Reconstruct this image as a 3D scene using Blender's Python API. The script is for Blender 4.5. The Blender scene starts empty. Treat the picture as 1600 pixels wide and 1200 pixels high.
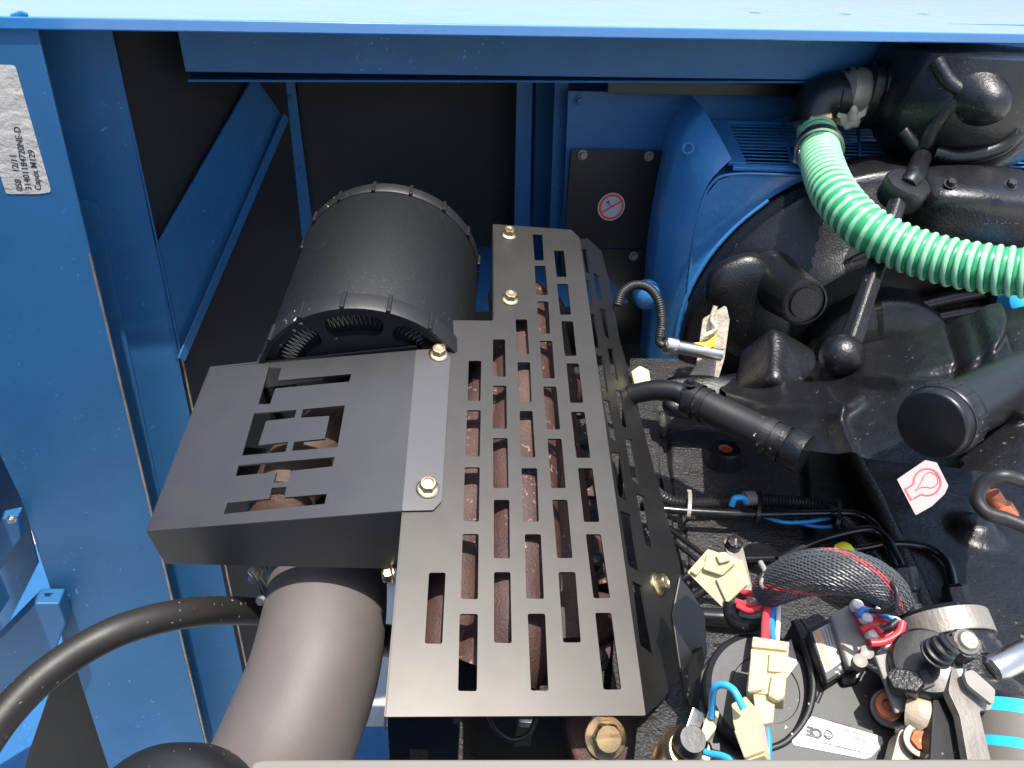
import bpy, bmesh, math, random
from mathutils import Vector as V, Matrix
from mathutils.geometry import delaunay_2d_cdt
random.seed(7)
S = bpy.context.scene
C = S.collection
PI = math.pi

# ------------------------------------------------------------------ camera
FPX = 1200.0                                   # focal length for a frame 1600 wide
_down = V((-85, 2050, FPX)).normalized()        # straight down, seen from the camera
Zc = -_down
Yc = V((0, 0, 1)) - Zc * Zc[2]; Yc.normalize()
Xc = Yc.cross(Zc)
def to_world(d): return V((Xc.dot(d), Yc.dot(d), Zc.dot(d)))
right, downv, fwd = to_world(V((1, 0, 0))), to_world(V((0, 1, 0))), to_world(V((0, 0, 1)))
cam = bpy.data.objects.new('camera', bpy.data.cameras.new('camera')); C.objects.link(cam)
m = Matrix((right, -downv, -fwd)).transposed().to_4x4()
cam.matrix_world = m
cam.data.sensor_width = 36; cam.data.lens = 36 * FPX / 1600
cam.data.clip_start = 0.02; cam.data.clip_end = 500
S.camera = cam
S.render.resolution_x, S.render.resolution_y = 1024, 768

# ------------------------------------------------------------------ light
SUN_EL, SUN_AZ = 77.5, 155.0                    # azimuth clockwise from +Y (away from the camera)
W = bpy.data.worlds.new('World'); S.world = W; W.use_nodes = True
nt = W.node_tree
sky = nt.nodes.new('ShaderNodeTexSky'); sky.sky_type = 'NISHITA'; sky.sun_disc = False
sky.sun_elevation = math.radians(SUN_EL); sky.sun_rotation = math.radians(SUN_AZ)
sky.air_density = 1.0; sky.dust_density = 2.5; sky.ozone_density = 1.0
bgn = nt.nodes['Background']; bgn.inputs['Strength'].default_value = 0.15
nt.links.new(sky.outputs[0], bgn.inputs[0])
sd = bpy.data.lights.new('sun', 'SUN'); sd.energy = 3.6; sd.angle = math.radians(0.5); sd.color = (1, .96, .9)
so = bpy.data.objects.new('sun', sd); C.objects.link(so)
el, az = math.radians(SUN_EL), math.radians(SUN_AZ)
sundir = V((math.sin(az) * math.cos(el), math.cos(az) * math.cos(el), math.sin(el)))
so.rotation_euler = sundir.to_track_quat('Z', 'Y').to_euler(); so.location = sundir * 5
S.view_settings.view_transform = 'Standard'; S.view_settings.look = 'None'
S.view_settings.exposure = 1.02; S.view_settings.gamma = 1

# ------------------------------------------------------------------ measuring helpers
def ray(x, y): return to_world(V((x - 800, y - 600, FPX))).normalized()
def at(x, y, d): return ray(x, y) * d
def on(x, y, pl):
    r = ray(x, y); return r * (pl[0].dot(pl[1]) / r.dot(pl[1]))
def proj(p):
    c = V((right.dot(p), downv.dot(p), fwd.dot(p)))
    return 800 + FPX * c.x / c.z, 600 + FPX * c.y / c.z
def plane3(a, b, c):
    n = (b - a).cross(c - a).normalized()
    if n.dot(a) > 0: n = -n                     # towards the camera
    return (a, n)
_v = to_world(V((5850, -435, FPX))); E1 = V((_v.x, _v.y, 0)).normalized(); E2 = V((-E1.y, E1.x, 0))
UP = V((0, 0, 1))
def PB(b): return (E2 * b, -E2)
def PZ(z): return (V((0, 0, z)), UP.copy())
def PY(y): return (V((0, y, 0)), V((0, -1, 0)))
def off(pl, d): return (pl[0] + pl[1] * d, pl[1])

# ------------------------------------------------------------------ materials
def mat(name, col, rough=.5, metal=0., bump=0., bscale=60., vary=0., vscale=8., vcol=None, coat=0., spec=.5, rvary=0., specks=0., speckcol=(.6,.58,.52), bdetail=4., sss=0., trans=0.):
    M = bpy.data.materials.new(name); M.use_nodes = True
    t = M.node_tree; b = t.nodes['Principled BSDF']
    b.inputs['Base Color'].default_value = (*col, 1); b.inputs['Roughness'].default_value = rough
    b.inputs['Metallic'].default_value = metal; b.inputs['Specular IOR Level'].default_value = spec
    b.inputs['Coat Weight'].default_value = coat; b.inputs['Coat Roughness'].default_value = .12
    if sss: b.inputs['Subsurface Weight'].default_value = sss; b.inputs['Subsurface Scale'].default_value = .004
    if trans: b.inputs['Transmission Weight'].default_value = trans
    tc = t.nodes.new('ShaderNodeTexCoord'); geo = tc.outputs['Object']
    def noise(s, d=4., r=.6):
        n = t.nodes.new('ShaderNodeTexNoise'); n.inputs['Scale'].default_value = s; n.inputs['Detail'].default_value = d
        n.inputs['Roughness'].default_value = r; t.links.new(geo, n.inputs['Vector']); return n
    def ramp(src, a, b_, ca, cb):
        r = t.nodes.new('ShaderNodeValToRGB'); r.color_ramp.elements[0].position = a; r.color_ramp.elements[1].position = b_
        r.color_ramp.elements[0].color = (*ca, 1); r.color_ramp.elements[1].color = (*cb, 1)
        t.links.new(src, r.inputs[0]); return r
    cur = None
    if vary or vcol:
        n = noise(vscale, 6, .65)
        c2 = vcol if vcol else tuple(max(0, c * (1 - vary)) for c in col)
        r = ramp(n.outputs['Fac'], .35, .68, col, c2); cur = r.outputs[0]
    if specks:
        n = noise(190., 2, .5); f = ramp(n.outputs['Fac'], .70 - specks * .1, .74 - specks * .1, (0, 0, 0), (1, 1, 1))
        n2 = noise(14., 3, .5); f2 = ramp(n2.outputs['Fac'], .48, .62, (0, 0, 0), (1, 1, 1))
        mu = t.nodes.new('ShaderNodeMath'); mu.operation = 'MULTIPLY'
        t.links.new(f.outputs[0], mu.inputs[0]); t.links.new(f2.outputs[0], mu.inputs[1])
        mx = t.nodes.new('ShaderNodeMix'); mx.data_type = 'RGBA'
        mx.inputs[6].default_value = (*col, 1); mx.inputs[7].default_value = (*speckcol, 1)
        if cur: t.links.new(cur, mx.inputs[6])
        t.links.new(mu.outputs[0], mx.inputs[0]); cur = mx.outputs[2]
    if cur: t.links.new(cur, b.inputs['Base Color'])
    if rvary:
        n = noise(vscale * 1.7, 6, .7); mr = t.nodes.new('ShaderNodeMapRange')
        mr.inputs[1].default_value = .3; mr.inputs[2].default_value = .7
        mr.inputs[3].default_value = max(.03, rough - rvary); mr.inputs[4].default_value = min(1, rough + rvary)
        t.links.new(n.outputs['Fac'], mr.inputs[0]); t.links.new(mr.outputs[0], b.inputs['Roughness'])
    if bump:
        n = noise(bscale, bdetail, .6); bp = t.nodes.new('ShaderNodeBump')
        bp.inputs['Strength'].default_value = min(1., bump); bp.inputs['Distance'].default_value = (.9 if bump > 1 else .35) / bscale
        t.links.new(n.outputs['Fac'], bp.inputs['Height']); t.links.new(bp.outputs[0], b.inputs['Normal'])
    return M
BLUE = mat('blue_paint', (.027, .124, .285), .44, vary=.22, vscale=5, rvary=.08, bump=.05, bscale=420, specks=.2, speckcol=(.10,.27,.55), spec=.28)
BLUEG = mat('blue_gloss_paint', (.030, .18, .45), .10, bump=.04, bscale=25, rvary=.05, coat=.5)
BLUEC = mat('blue_cast_paint', (.046, .215, .50), .30, bump=.22, bscale=90, vary=.2, vscale=7, coat=.4, specks=.2, speckcol=(.15,.35,.65))
BARELIT = mat('bare_steel_lit_edge', (.36, .31, .25), .45, metal=.4, vary=.5, vscale=40)  # screw slot metal; on the post sheets it paints the lit edges
FOAM = mat('black_foam', (.012, .014, .017), .75, bump=.5, bscale=500, vary=.4, vscale=6)
SATIN = mat('satin_black_coating', (.080, .076, .070), .41, metal=.88, bump=.04, bscale=900, rvary=.03, vary=.12, vscale=12)
BOXM = mat('brushed_dark_coating', (.105, .105, .110), .45, metal=.88, bump=.04, bscale=700, rvary=.03, vary=.12, vscale=9)
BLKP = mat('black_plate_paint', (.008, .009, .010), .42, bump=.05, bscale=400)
CAST = mat('black_cast_paint', (.010, .010, .011), .30, bump=.75, bscale=260, spec=.6, rvary=.12, vary=.3, vscale=20, specks=.12, speckcol=(.12,.11,.1), coat=.25)
CASTS = mat('black_smooth_paint', (.008, .008, .009), .33, bump=.6, bscale=330, spec=.5, rvary=.12, specks=.1, speckcol=(.12,.115,.11), coat=.1)
GLOSSL = mat('gloss_black_line', (.010, .010, .011), .16, spec=.7, bump=.05, bscale=200)
LOOM = mat('corrugated_black', (.022, .022, .022), .30, spec=.7)
CASTR = mat('worn_rough_casting', (.026, .024, .022), .33, bump=1.2, bscale=300, spec=.9, rvary=.1, vary=.5, vscale=30, bdetail=5.)
RUST = mat('rusty_manifold', (.070, .032, .022), .6, bump=1.0, bscale=380, vcol=(.045, .022, .022), vscale=24, specks=.8, speckcol=(.30, .16, .12))
RUSTP = mat('rusty_pipe', (.055, .028, .018), .65, bump=.6, bscale=200, vcol=(.09, .05, .035), vscale=12)
GOLD = mat('yellow_zinc', (.80, .60, .30), .28, metal=1., bump=.1, bscale=200, vcol=(.85, .72, .48), vscale=60, rvary=.08)
STEEL = mat('bare_steel', (.62, .60, .55), .3, metal=1., bump=.1, bscale=200, rvary=.1)
ALU = mat('dull_aluminium', (.30, .27, .23), .5, metal=.5, bump=.3, bscale=150, vary=.3, vscale=30)
BRASS = mat('brass', (.75, .48, .24), .3, metal=1., bump=.1, bscale=200)
FILT = mat('filter_black_mesh', (.008, .009, .009), .50, bump=.9, bscale=620, spec=.4, specks=.9, speckcol=(.022,.024,.022))
RUBR = mat('black_rubber', (.014, .013, .013), .45, bump=.15, bscale=300, specks=.15)
PIPE = mat('mauve_rubber', (.125, .109, .102), .60, bump=.12, bscale=260, vary=.25, vscale=7, spec=.6)
HOSEK = mat('brown_black_rubber', (.022, .019, .016), .5, bump=.12, bscale=300, vary=.3, vscale=12, specks=.12)
PLAST = mat('black_plastic', (.010, .010, .011), .36, bump=.08, bscale=200, specks=.2, speckcol=(.1,.1,.1), rvary=.08)
PLASTG = mat('dark_grey_plastic', (.012, .0125, .0135), .52, bump=.1, bscale=200, specks=.2, vary=.3, vscale=20)
GREYP = mat('grey_plastic', (.27, .25, .22), .45, bump=.06, bscale=200, vary=.15, vscale=30)
CREAM = mat('cream_nylon', (.58, .50, .29), .38, bump=.05, bscale=200, sss=.25, vary=.12, vscale=50)
PLEAT = mat('filter_paper', (.62, .55, .42), .8, vary=.3, vscale=60)
GRN1 = mat('green_hose_wall', (.045, .40, .17), .25, vary=.35, vscale=30, coat=.2, sss=.3)
GRN2 = mat('green_hose_spiral', (.32, .68, .40), .38, vary=.2, vscale=25)
REDW = mat('red_wire', (.70, .05, .06), .35)
BLUW = mat('blue_wire', (.03, .25, .72), .35)
LBLU = mat('light_blue_wire', (.04, .42, .85), .3)
WHIW = mat('white_wire', (.78, .76, .7), .4)
YELP = mat('yellow_paint_mark', (.85, .72, .03), .5)
ORNG = mat('orange_print', (.85, .30, .06), .5)
WHITE = mat('white_label', (.40, .40, .41), .4)
PAPER = mat('creased_paper', (.50, .47, .43), .7, bump=.5, bscale=70, vary=.12, vscale=20)
PINK = mat('pink_paper', (.40, .29, .28), .6, bump=.2, bscale=60)
INK = mat('grey_ink', (.035, .035, .04), .6)
INKR = mat('faded_red_ink', (.36, .09, .11), .6)
RED = mat('red_print', (.75, .05, .06), .4)
COPPER = mat('rusty_thread', (.55, .17, .08), .5, metal=.5, bump=.4, bscale=500)
MASK = mat('masking_residue', (.62, .54, .42), .6, bump=.7, bscale=60, vary=.4, vscale=60)
BEIGE = mat('beige_casting', (.38, .33, .25), .5, bump=.5, bscale=160, vcol=(.36, .28, .19), vscale=30)
CYANL = mat('cyan_label', (.03, .50, .68), .35)
SLEEVE = mat('braided_sleeve', (.05, .052, .055), .45, bump=.3, bscale=300)
GREYF = mat('grey_sleeve_strand', (.065, .068, .072), .4)
CONC = mat('pale_concrete', (.60, .585, .54), .9, bump=.3, bscale=8, vary=.15, vscale=3)
SILL = mat('pale_sill', (.15, .135, .115), .6, bump=.05, bscale=100)

# ------------------------------------------------------------------ object helpers
def _link(name, me, parent, center):
    o = bpy.data.objects.new(name, me); C.objects.link(o)
    if parent:
        w = V((0, 0, 0)); p = parent
        while p: w += p.location; p = p.parent
        o.parent = parent; o.location = center - w
    else: o.location = center
    return o
def obj(name, bm, m, parent=None, smooth=False, bevel=0., bseg=2, auto=None):
    me = bpy.data.meshes.new(name)
    bmesh.ops.recalc_face_normals(bm, faces=bm.faces)
    lo = V((1e9,) * 3); hi = V((-1e9,) * 3)
    for v in bm.verts:
        for i in range(3): lo[i] = min(lo[i], v.co[i]); hi[i] = max(hi[i], v.co[i])
    c = (lo + hi) / 2
    bmesh.ops.translate(bm, verts=bm.verts, vec=-c)
    if smooth:
        for f in bm.faces: f.smooth = True
        a = math.radians(auto or 40)
        for e in bm.edges:
            if len(e.link_faces) == 2 and e.calc_face_angle(0) > a: e.smooth = False
    bm.to_mesh(me); bm.free()
    for mm in (m if isinstance(m, (list, tuple)) else [m]): me.materials.append(mm)
    o = _link(name, me, parent, c)
    if bevel:
        b = o.modifiers.new('bevel', 'BEVEL'); b.width = bevel; b.segments = bseg; b.limit_method = 'ANGLE'; b.angle_limit = math.radians(35)
        b.harden_normals = False
        for p in me.polygons: p.use_smooth = False
    return o
def tag(o, label, cat, group=None, kind=None):
    o['label'] = label; o['category'] = cat
    if group: o['group'] = group
    if kind: o['kind'] = kind
    return o
def thing(name, loc, label, cat, group=None):
    o = bpy.data.objects.new(name, None); o.empty_display_size = .03; C.objects.link(o); o.location = loc
    return tag(o, label, cat, group)
def struct(o): o['kind'] = 'structure'; return o
def basis(n, hint=None):
    n = n.normalized(); h = hint if hint is not None else (UP if abs(n.z) < .9 else V((1, 0, 0)))
    u = (h - n * h.dot(n)); u.normalize(); return u, n.cross(u), n
def rounded(pts, r, k=3):
    if r <= 0: return list(pts)
    out = []; n = len(pts)
    for i in range(n):
        p, a, b = pts[i], pts[i - 1], pts[(i + 1) % n]
        da, db = a - p, b - p; la, lb = da.length, db.length
        rr = min(r, la * .4, lb * .4)
        A = p + da * (rr / la); B = p + db * (rr / lb)
        for j in range(k + 1):
            t = j / k; out.append(A * (1 - t) ** 2 + p * 2 * t * (1 - t) + B * t * t)
    return out
def slab_bm(loop, n, th, holes=(), bm=None, mi=0):
    """solid plate: loop/holes are coplanar 3D points, top face there, th thick away from n"""
    bm = bm or bmesh.new()
    u, v, n = basis(n); o = loop[0]
    def f2(p): d = p - o; return V((d.dot(u), d.dot(v)))
    vs, es = [], []
    for L in [loop] + list(holes):
        s = len(vs); k = len(L)
        vs += [f2(p) for p in L]; es += [(s + i, s + (i + 1) % k) for i in range(k)]
    ov, oe, of, *_ = delaunay_2d_cdt(vs, es, [], 0, 1e-7)
    polys = []; s = 0
    for L in [loop] + list(holes): polys.append(vs[s:s + len(L)]); s += len(L)
    def inside(p, P):
        c = False
        for i in range(len(P)):
            a, b = P[i - 1], P[i]
            if (a.y > p.y) != (b.y > p.y) and p.x < (b.x - a.x) * (p.y - a.y) / (b.y - a.y) + a.x: c = not c
        return c
    keep = []
    for f in of:
        c = (ov[f[0]] + ov[f[1]] + ov[f[2]]) / 3
        if abs((ov[f[1]] - ov[f[0]]).cross(ov[f[2]] - ov[f[0]])) < 1e-12: continue
        if inside(c, polys[0]) and not any(inside(c, h) for h in polys[1:]): keep.append(f)
    of = keep
    top = [bm.verts.new(o + u * p.x + v * p.y) for p in ov]
    bot = [bm.verts.new(o + u * p.x + v * p.y - n * th) for p in ov]
    cnt = {}
    for f in of:
        for i in range(len(f)):
            a, b = f[i], f[(i + 1) % len(f)]
            cnt[(a, b)] = 1
        try:
            q = bm.faces.new([top[i] for i in f]); q.material_index = mi
            q = bm.faces.new([bot[i] for i in reversed(f)]); q.material_index = mi
        except ValueError: pass
    for (a, b) in list(cnt):
        if (b, a) not in cnt:
            try: q = bm.faces.new([top[b], top[a], bot[a], bot[b]]); q.material_index = mi
            except ValueError: pass
    return bm
def plate(name, px, pl, th, m, parent=None, holes=(), rad=0., hrad=0., bevel=.0006):
    L = rounded([on(x, y, pl) for x, y in px], rad)
    H = [rounded([on(x, y, pl) for x, y in h], hrad) for h in holes]
    return obj(name, slab_bm(L, pl[1], th, H), m, parent, bevel=bevel)
def box_bm(c, ax, size, bm=None, taper=1.):
    """c centre, ax three unit axes, size full"""
    bm = bm or bmesh.new(); vs = []
    for sz in (-1, 1):
        t = 1 if sz < 0 else taper
        for sx, sy in ((-1, -1), (1, -1), (1, 1), (-1, 1)):
            vs.append(bm.verts.new(c + ax[0] * (sx * size[0] / 2 * t) + ax[1] * (sy * size[1] / 2 * t) + ax[2] * (sz * size[2] / 2)))
    for f in ((0, 3, 2, 1), (4, 5, 6, 7), (0, 1, 5, 4), (1, 2, 6, 5), (2, 3, 7, 6), (3, 0, 4, 7)):
        bm.faces.new([vs[i] for i in f])
    return bm
def box(name, c, ax, size, m, parent=None, bevel=.001, taper=1., bseg=2):
    return obj(name, box_bm(c, ax, size, taper=taper), m, parent, bevel=bevel, bseg=bseg)
def bar(name, a, b, w, h, hint, m, parent=None, bevel=.0008, ext=0.):
    d = (b - a).normalized(); u, v, n = basis(d, hint)
    return box(name, (a + b) / 2, (u, v, n), (h, w, (b - a).length + ext), m, parent, bevel)
def spline(pts, k=8):
    P = [pts[0] * 2 - pts[1]] + list(pts) + [pts[-1] * 2 - pts[-2]]; out = []
    for i in range(1, len(P) - 2):
        a, b, c, d = P[i - 1:i + 3]
        for j in range(k):
            t = j / k
            out.append(.5 * ((2 * b) + (c - a) * t + (2 * a - 5 * b + 4 * c - d) * t * t + (3 * b - a - 3 * c + d) * t ** 3))
    out.append(P[-2]); return out
def resample(pts, step):
    L = [0.]
    for i in range(1, len(pts)): L.append(L[-1] + (pts[i] - pts[i - 1]).length)
    n = max(2, int(L[-1] / step)); out = []; j = 0
    for i in range(n + 1):
        s = L[-1] * i / n
        while j < len(L) - 2 and L[j + 1] < s: j += 1
        t = (s - L[j]) / max(1e-9, L[j + 1] - L[j]); out.append(pts[j].lerp(pts[j + 1], t))
    return out, L[-1]
def frames(pts):
    fr = []; t0 = (pts[1] - pts[0]).normalized(); u = basis(t0)[0]
    for i in range(len(pts)):
        t = (pts[min(i + 1, len(pts) - 1)] - pts[max(i - 1, 0)]).normalized()
        u = (u - t * u.dot(t)).normalized(); fr.append((t, u, t.cross(u)))
    return fr
def sweep_bm(pts, rf, seg=14, bm=None, caps=True, mi=None, wob=None):
    bm = bm or bmesh.new(); fr = frames(pts); rings = []
    for i, p in enumerate(pts):
        r = rf(i) if callable(rf) else rf
        t, u, v = fr[i]
        rings.append([bm.verts.new(p + (u * math.cos(a) + v * math.sin(a)) * (r * (wob(i, a) if wob else 1))) for a in [2 * PI * k / seg for k in range(seg)]])
    for i in range(len(pts) - 1):
        for k in range(seg):
            f = bm.faces.new((rings[i][k], rings[i][(k + 1) % seg], rings[i + 1][(k + 1) % seg], rings[i + 1][k]))
            if mi: f.material_index = mi(i, k)
    if caps:
        bm.faces.new(rings[0]); bm.faces.new(rings[-1])
    return bm
def tube(name, pts, r, m, parent=None, seg=14, k=8):
    return obj(name, sweep_bm(spline(pts, k), r, seg), m, parent, smooth=True)
def conduit_bm(pts, r, pitch=.0028, seg=12, depth=.16, bm=None):
    q, L = resample(spline(pts, 12), pitch / 4)
    return sweep_bm(q, lambda i: r * (1 - depth * (.5, 0, .5, 1)[i % 4]), seg, bm)
def lathe_bm(prof, o, ax, seg=32, bm=None, cap=True, ucap=None):
    bm = bm or bmesh.new(); u, v, n = basis(ax, ucap); rings = []
    for r, h in prof:
        rings.append([bm.verts.new(o + n * h + (u * math.cos(a) + v * math.sin(a)) * r) for a in [2 * PI * k / seg for k in range(seg)]])
    for i in range(len(prof) - 1):
        for k in range(seg):
            bm.faces.new((rings[i][k], rings[i][(k + 1) % seg], rings[i + 1][(k + 1) % seg], rings[i + 1][k]))
    if cap: bm.faces.new(rings[0]); bm.faces.new(rings[-1])
    return bm
def lathe(name, prof, o, ax, m, parent=None, seg=32, smooth=True, bevel=0.):
    return obj(name, lathe_bm(prof, o, ax, seg), m, parent, smooth=smooth, bevel=bevel)
def ring_prof(r0, r1, h):      # closed ring section
    return [(r0, 0), (r1, 0), (r1, h), (r0, h), (r0, 0)]
_bolt = {}
def bolt_mesh(kind, m):
    key = (kind, m.name)
    if key in _bolt: return _bolt[key]
    bm = bmesh.new(); s = 64
    def ring(r, z, hexa=False):
        out = []
        for k in range(s):
            a = 2 * PI * k / s
            rr = r
            if hexa:
                b = (a % (PI / 3)) - PI / 6; rr = r * math.cos(PI / 6) / math.cos(b)
            out.append(bm.verts.new((math.cos(a) * rr, math.sin(a) * rr, z)))
        return out
    if kind == 'flange': L = [ring(1., 0), ring(1., .12), ring(.93, .2), ring(.76, .27), ring(.735, .28, 1), ring(.735, .86, 1), ring(.62, .95), ring(.50, .96), ring(.42, .86), ring(.05, .84)]
    elif kind == 'hexw': L = [ring(1., 0), ring(1., .13), ring(.97, .16), ring(.70, .17), ring(.70, .18, 1), ring(.70, .78, 1), ring(.58, .88), ring(.06, .89)]
    elif kind == 'socket': L = [ring(.75, 0), ring(.75, .5), ring(.68, .56), ring(.42, .56, 1), ring(.40, .2, 1), ring(.05, .2)]
    else: L = [ring(1., 0), ring(1., .3), ring(.8, .55), ring(.3, .7), ring(.04, .72)]
    for i in range(len(L) - 1):
        for k in range(s): bm.faces.new((L[i][k], L[i][(k + 1) % s], L[i + 1][(k + 1) % s], L[i + 1][k]))
    bm.faces.new(L[0]); bm.faces.new(L[-1])
    bmesh.ops.recalc_face_normals(bm, faces=bm.faces)
    for f in bm.faces: f.smooth = True
    for e in bm.edges:
        if len(e.link_faces) == 2 and e.calc_face_angle(0) > .5: e.smooth = False
    me = bpy.data.meshes.new('bolt'); bm.to_mesh(me); bm.free(); me.materials.append(m)
    _bolt[key] = me; return me
def bolt(p, n, r, m=None, kind='flange', parent=None, name='bolt', spin=None):
    me = bolt_mesh(kind, m or GOLD)
    u, v, n = basis(n); a = random.uniform(0, 1) if spin is None else spin
    u2 = u * math.cos(a) + v * math.sin(a); v2 = n.cross(u2)
    o = bpy.data.objects.new(name, me); C.objects.link(o)
    M = Matrix((u2, v2, n)).transposed().to_4x4() @ Matrix.Scale(r, 4)
    w = V((0, 0, 0)); q = parent
    while q: w += q.location; q = q.parent
    if parent: o.parent = parent
    M.translation = p - w
    o.matrix_basis = M
    return o
def text(name, s, p, xdir, n, h, m, parent=None, off_=.0004, sx=1., bold=0.):
    """flat lettering: p = lower-left, xdir = reading direction, h = cap height"""
    cu = bpy.data.curves.new('t', 'FONT'); cu.body = s; cu.size = h * 1.4; cu.extrude = .00005; cu.offset = bold
    to = bpy.data.objects.new('t', cu); C.objects.link(to)
    me = bpy.data.meshes.new_from_object(to.evaluated_get(bpy.context.evaluated_depsgraph_get())) if False else None
    bpy.context.view_layer.update()
    me = bpy.data.meshes.new_from_object(to)
    bpy.data.objects.remove(to)
    x = xdir.normalized(); x = (x - n * x.dot(n)).normalized(); y = n.cross(x)
    bm = bmesh.new(); bm.from_mesh(me); bpy.data.meshes.remove(me)
    for v_ in bm.verts:
        q = v_.co.copy(); v_.co = p + n * (off_ + q.z) + x * (q.x * sx) + y * q.y
    return obj(name, bm, m, parent)
def sheet(name, pts, n, m, parent=None, lift=.0003, th=.0003, rad=0., holes=(), bevel=0.):
    pts = [p + n * (lift + th) for p in pts]
    return obj(name, slab_bm(rounded(pts, rad), n, th, [[p + n * (lift + th) for p in h] for h in holes]), m, parent, bevel=bevel)
def circle(c, n, r, k=40, hint=None, ry=None):
    u, v, n = basis(n, hint); ry = ry or r
    return [c + u * r * math.cos(2 * PI * i / k) + v * ry * math.sin(2 * PI * i / k) for i in range(k)]

# ================================================================== PLACE
# ---- ground far below, seen in slivers past the pipe
bm = bmesh.new()
g = 60.; vs = [bm.verts.new((x, y, -1.62)) for x, y in ((-g, -g), (g, -g), (g, g), (-g, g))]; bm.faces.new(vs)
struct(obj('ground', bm, CONC))

# ---- guard plane (two vanishing points + one measured distance)
gd1 = to_world(V((-34, -1320, FPX))).normalized(); gd2 = to_world(V((8400, 518, FPX))).normalized()
gn = gd1.cross(gd2).normalized()
if gn.z < 0: gn = -gn
G = (at(668, 763, .68), gn)
gd2 = gn.cross(gd1) if gn.cross(gd1).x > 0 else gd1.cross(gn)

# ---- canopy frame: roof edge beam, posts, brace, rails (all welded: one thing)
BB = .93
frame_t = thing('canopy_frame', E2 * BB + UP * -.08, 'blue painted steel frame of the enclosure with a wide roof edge, left post and rails', 'enclosure frame')
PF = PB(BB)
zt = on(800, 39, PF).z
PT = PZ(zt)
def fa(a, b, z): return E1 * a + E2 * b + UP * z
# roof edge: a folded flange (top sheet and a short lip)
a0, a1 = -.62, 2.4
holes = []
for px, py in ((1180, 20), (1320, 22), (1443, 22)):
    c = on(px, py, PT); holes.append([c + E1 * (.0085 * math.cos(t)) + E2 * (.0085 * math.sin(t)) for t in [2 * PI * k / 20 for k in range(20)]])
L = [fa(a0, BB + .002, zt), fa(a1, BB + .002, zt), fa(a1, BB + .9, zt), fa(a0, BB + .9, zt)]
bm = slab_bm(L, UP, .003, holes)
obj('roof_panel', bm, BLUEG, frame_t, bevel=.0008)
lip_h = (on(800, 39, PF) - on(800, 57, PF)).length
box('roof_lip', fa((a0 + a1) / 2, BB - .001, zt - lip_h / 2), (E1, E2, UP), (a1 - a0, .005, lip_h), BLUEG, frame_t, bevel=.0016, bseg=3)
# top flange raised step carrying the glossy strip
# hanging channel panel below the roof, set back
PH = PB(1.05)
plate('hanging_channel', [(272, 20), (2300, 49), (2300, 138), (290, 112)], PH, .004, BLUE, frame_t)
pa, pb_ = on(290, 112, PH), on(2300, 138, PH)
box('channel_return', (pa + pb_) / 2 + E2 * .03 - UP * .002, (E1, E2, UP), ((pb_ - pa).length, .055, .003), BLUE, frame_t)
# left post : front flange, web and rear flange of a channel section
plate('post_flange', [(-330, 20), (51, 28), (343, 1258), (186, 1250), (33, 780)], PF, .004, BLUE, frame_t, bevel=.0005)
P1 = PB(BB + .085)
plate('post_web', [(-40, 36), (171, 36), (393, 1120), (405, 1230), (130, 1230)], P1, .004, BLUE, frame_t, bevel=.0005)
# edges of the two sheets; the pale strips paint the light on them
def edge_strip(x0, y0, x1, y1, pl, w, m=BARELIT, name='sheet_edge'):
    a, b = on(x0, y0, pl), on(x1, y1, pl)
    return bar(name, a, b, w, .0042, pl[1], m, frame_t, bevel=.0003)
edge_strip(53, 32, 140, 395, off(PF, -.002), .0032, BLUE)
edge_strip(140, 395, 333, 1205, off(PF, -.002), .0024)
edge_strip(170, 30, 283, 552, off(P1, -.002), .0022, BLUE)
edge_strip(283, 552, 393, 1080, off(P1, -.002), .0022)
# slim stiffener on the web
P1b = off(P1, .006)
plate('stiffener', [(122, 312), (152, 318), (330, 1150), (300, 1150)], P1b, .006, BLUE, frame_t)
# small clip at the post corner (weld)
bm = bmesh.new(); bmesh.ops.create_icosphere(bm, subdivisions=3, radius=.004)
for v in bm.verts: v.co *= 1 + .25 * math.sin(v.co.x * 700) * math.sin(v.co.z * 500 + v.co.y * 400)
c0 = on(30, 24, PF)
for v in bm.verts: v.co = V((v.co.x * 2.2, v.co.y * .6, v.co.z)) + c0
obj('weld', bm, BLUEG, frame_t, smooth=True)

# rear wall plane and corners
BR = 1.28; PR = PB(BR)
cor_t, cor_b = on(452, 60, PR), on(500, 700, PR)
# corner upright of the left bay (angle profile)
plate('corner_upright', [(424, 60), (452, 60), (486, 330), (520, 640), (500, 700), (462, 330)], off(PR, .012), .003, BLUE, frame_t)
# plane of the left wall: from rear corner to the post
lw0, lw1 = on(452, 120, off(PR, .004)), on(245, 400, P1) - E2 * -.02
PL = plane3(lw0, lw1, lw0 - UP)
for i, y in enumerate((152, 157, 265)):
    bolt(on(452 + (y - 150) * .15, y, off(PR, .013)), -E2, .0035, BLUE, 'dome', frame_t, name='rivet')
# sloping brace : broad web and a narrow flange
BPL = off(PL, .012)
A0, A1, B0, B1_ = on(398, 118, BPL), on(243, 388, BPL), on(440, 180, BPL), on(276, 560, BPL)
nw = PL[1]
brace_th = .003
C0 = on(425, 190, (A0, nw)); C1 = on(262, 530, (A0, nw))
W0 = on(424, 200, (A0, nw)); W1 = on(250, 520, (A0, nw))
obj('brace_web', slab_bm([A0, A0.lerp(B0, .75), A1.lerp(B1_, .72), A1], nw, .003), BLUE, frame_t, bevel=.0005)
q0, q1 = A0.lerp(B0, .75), A1.lerp(B1_, .72)
obj('brace_flange', slab_bm([q0, B0, B1_, q1], nw, .003), BLUE, frame_t, bevel=.0005)
# lip of the brace standing off the web so that it catches light
bar('brace_lip', B0 + nw * .008, B1_ + nw * .008, .014, .003, nw, BLUE, frame_t)
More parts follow.
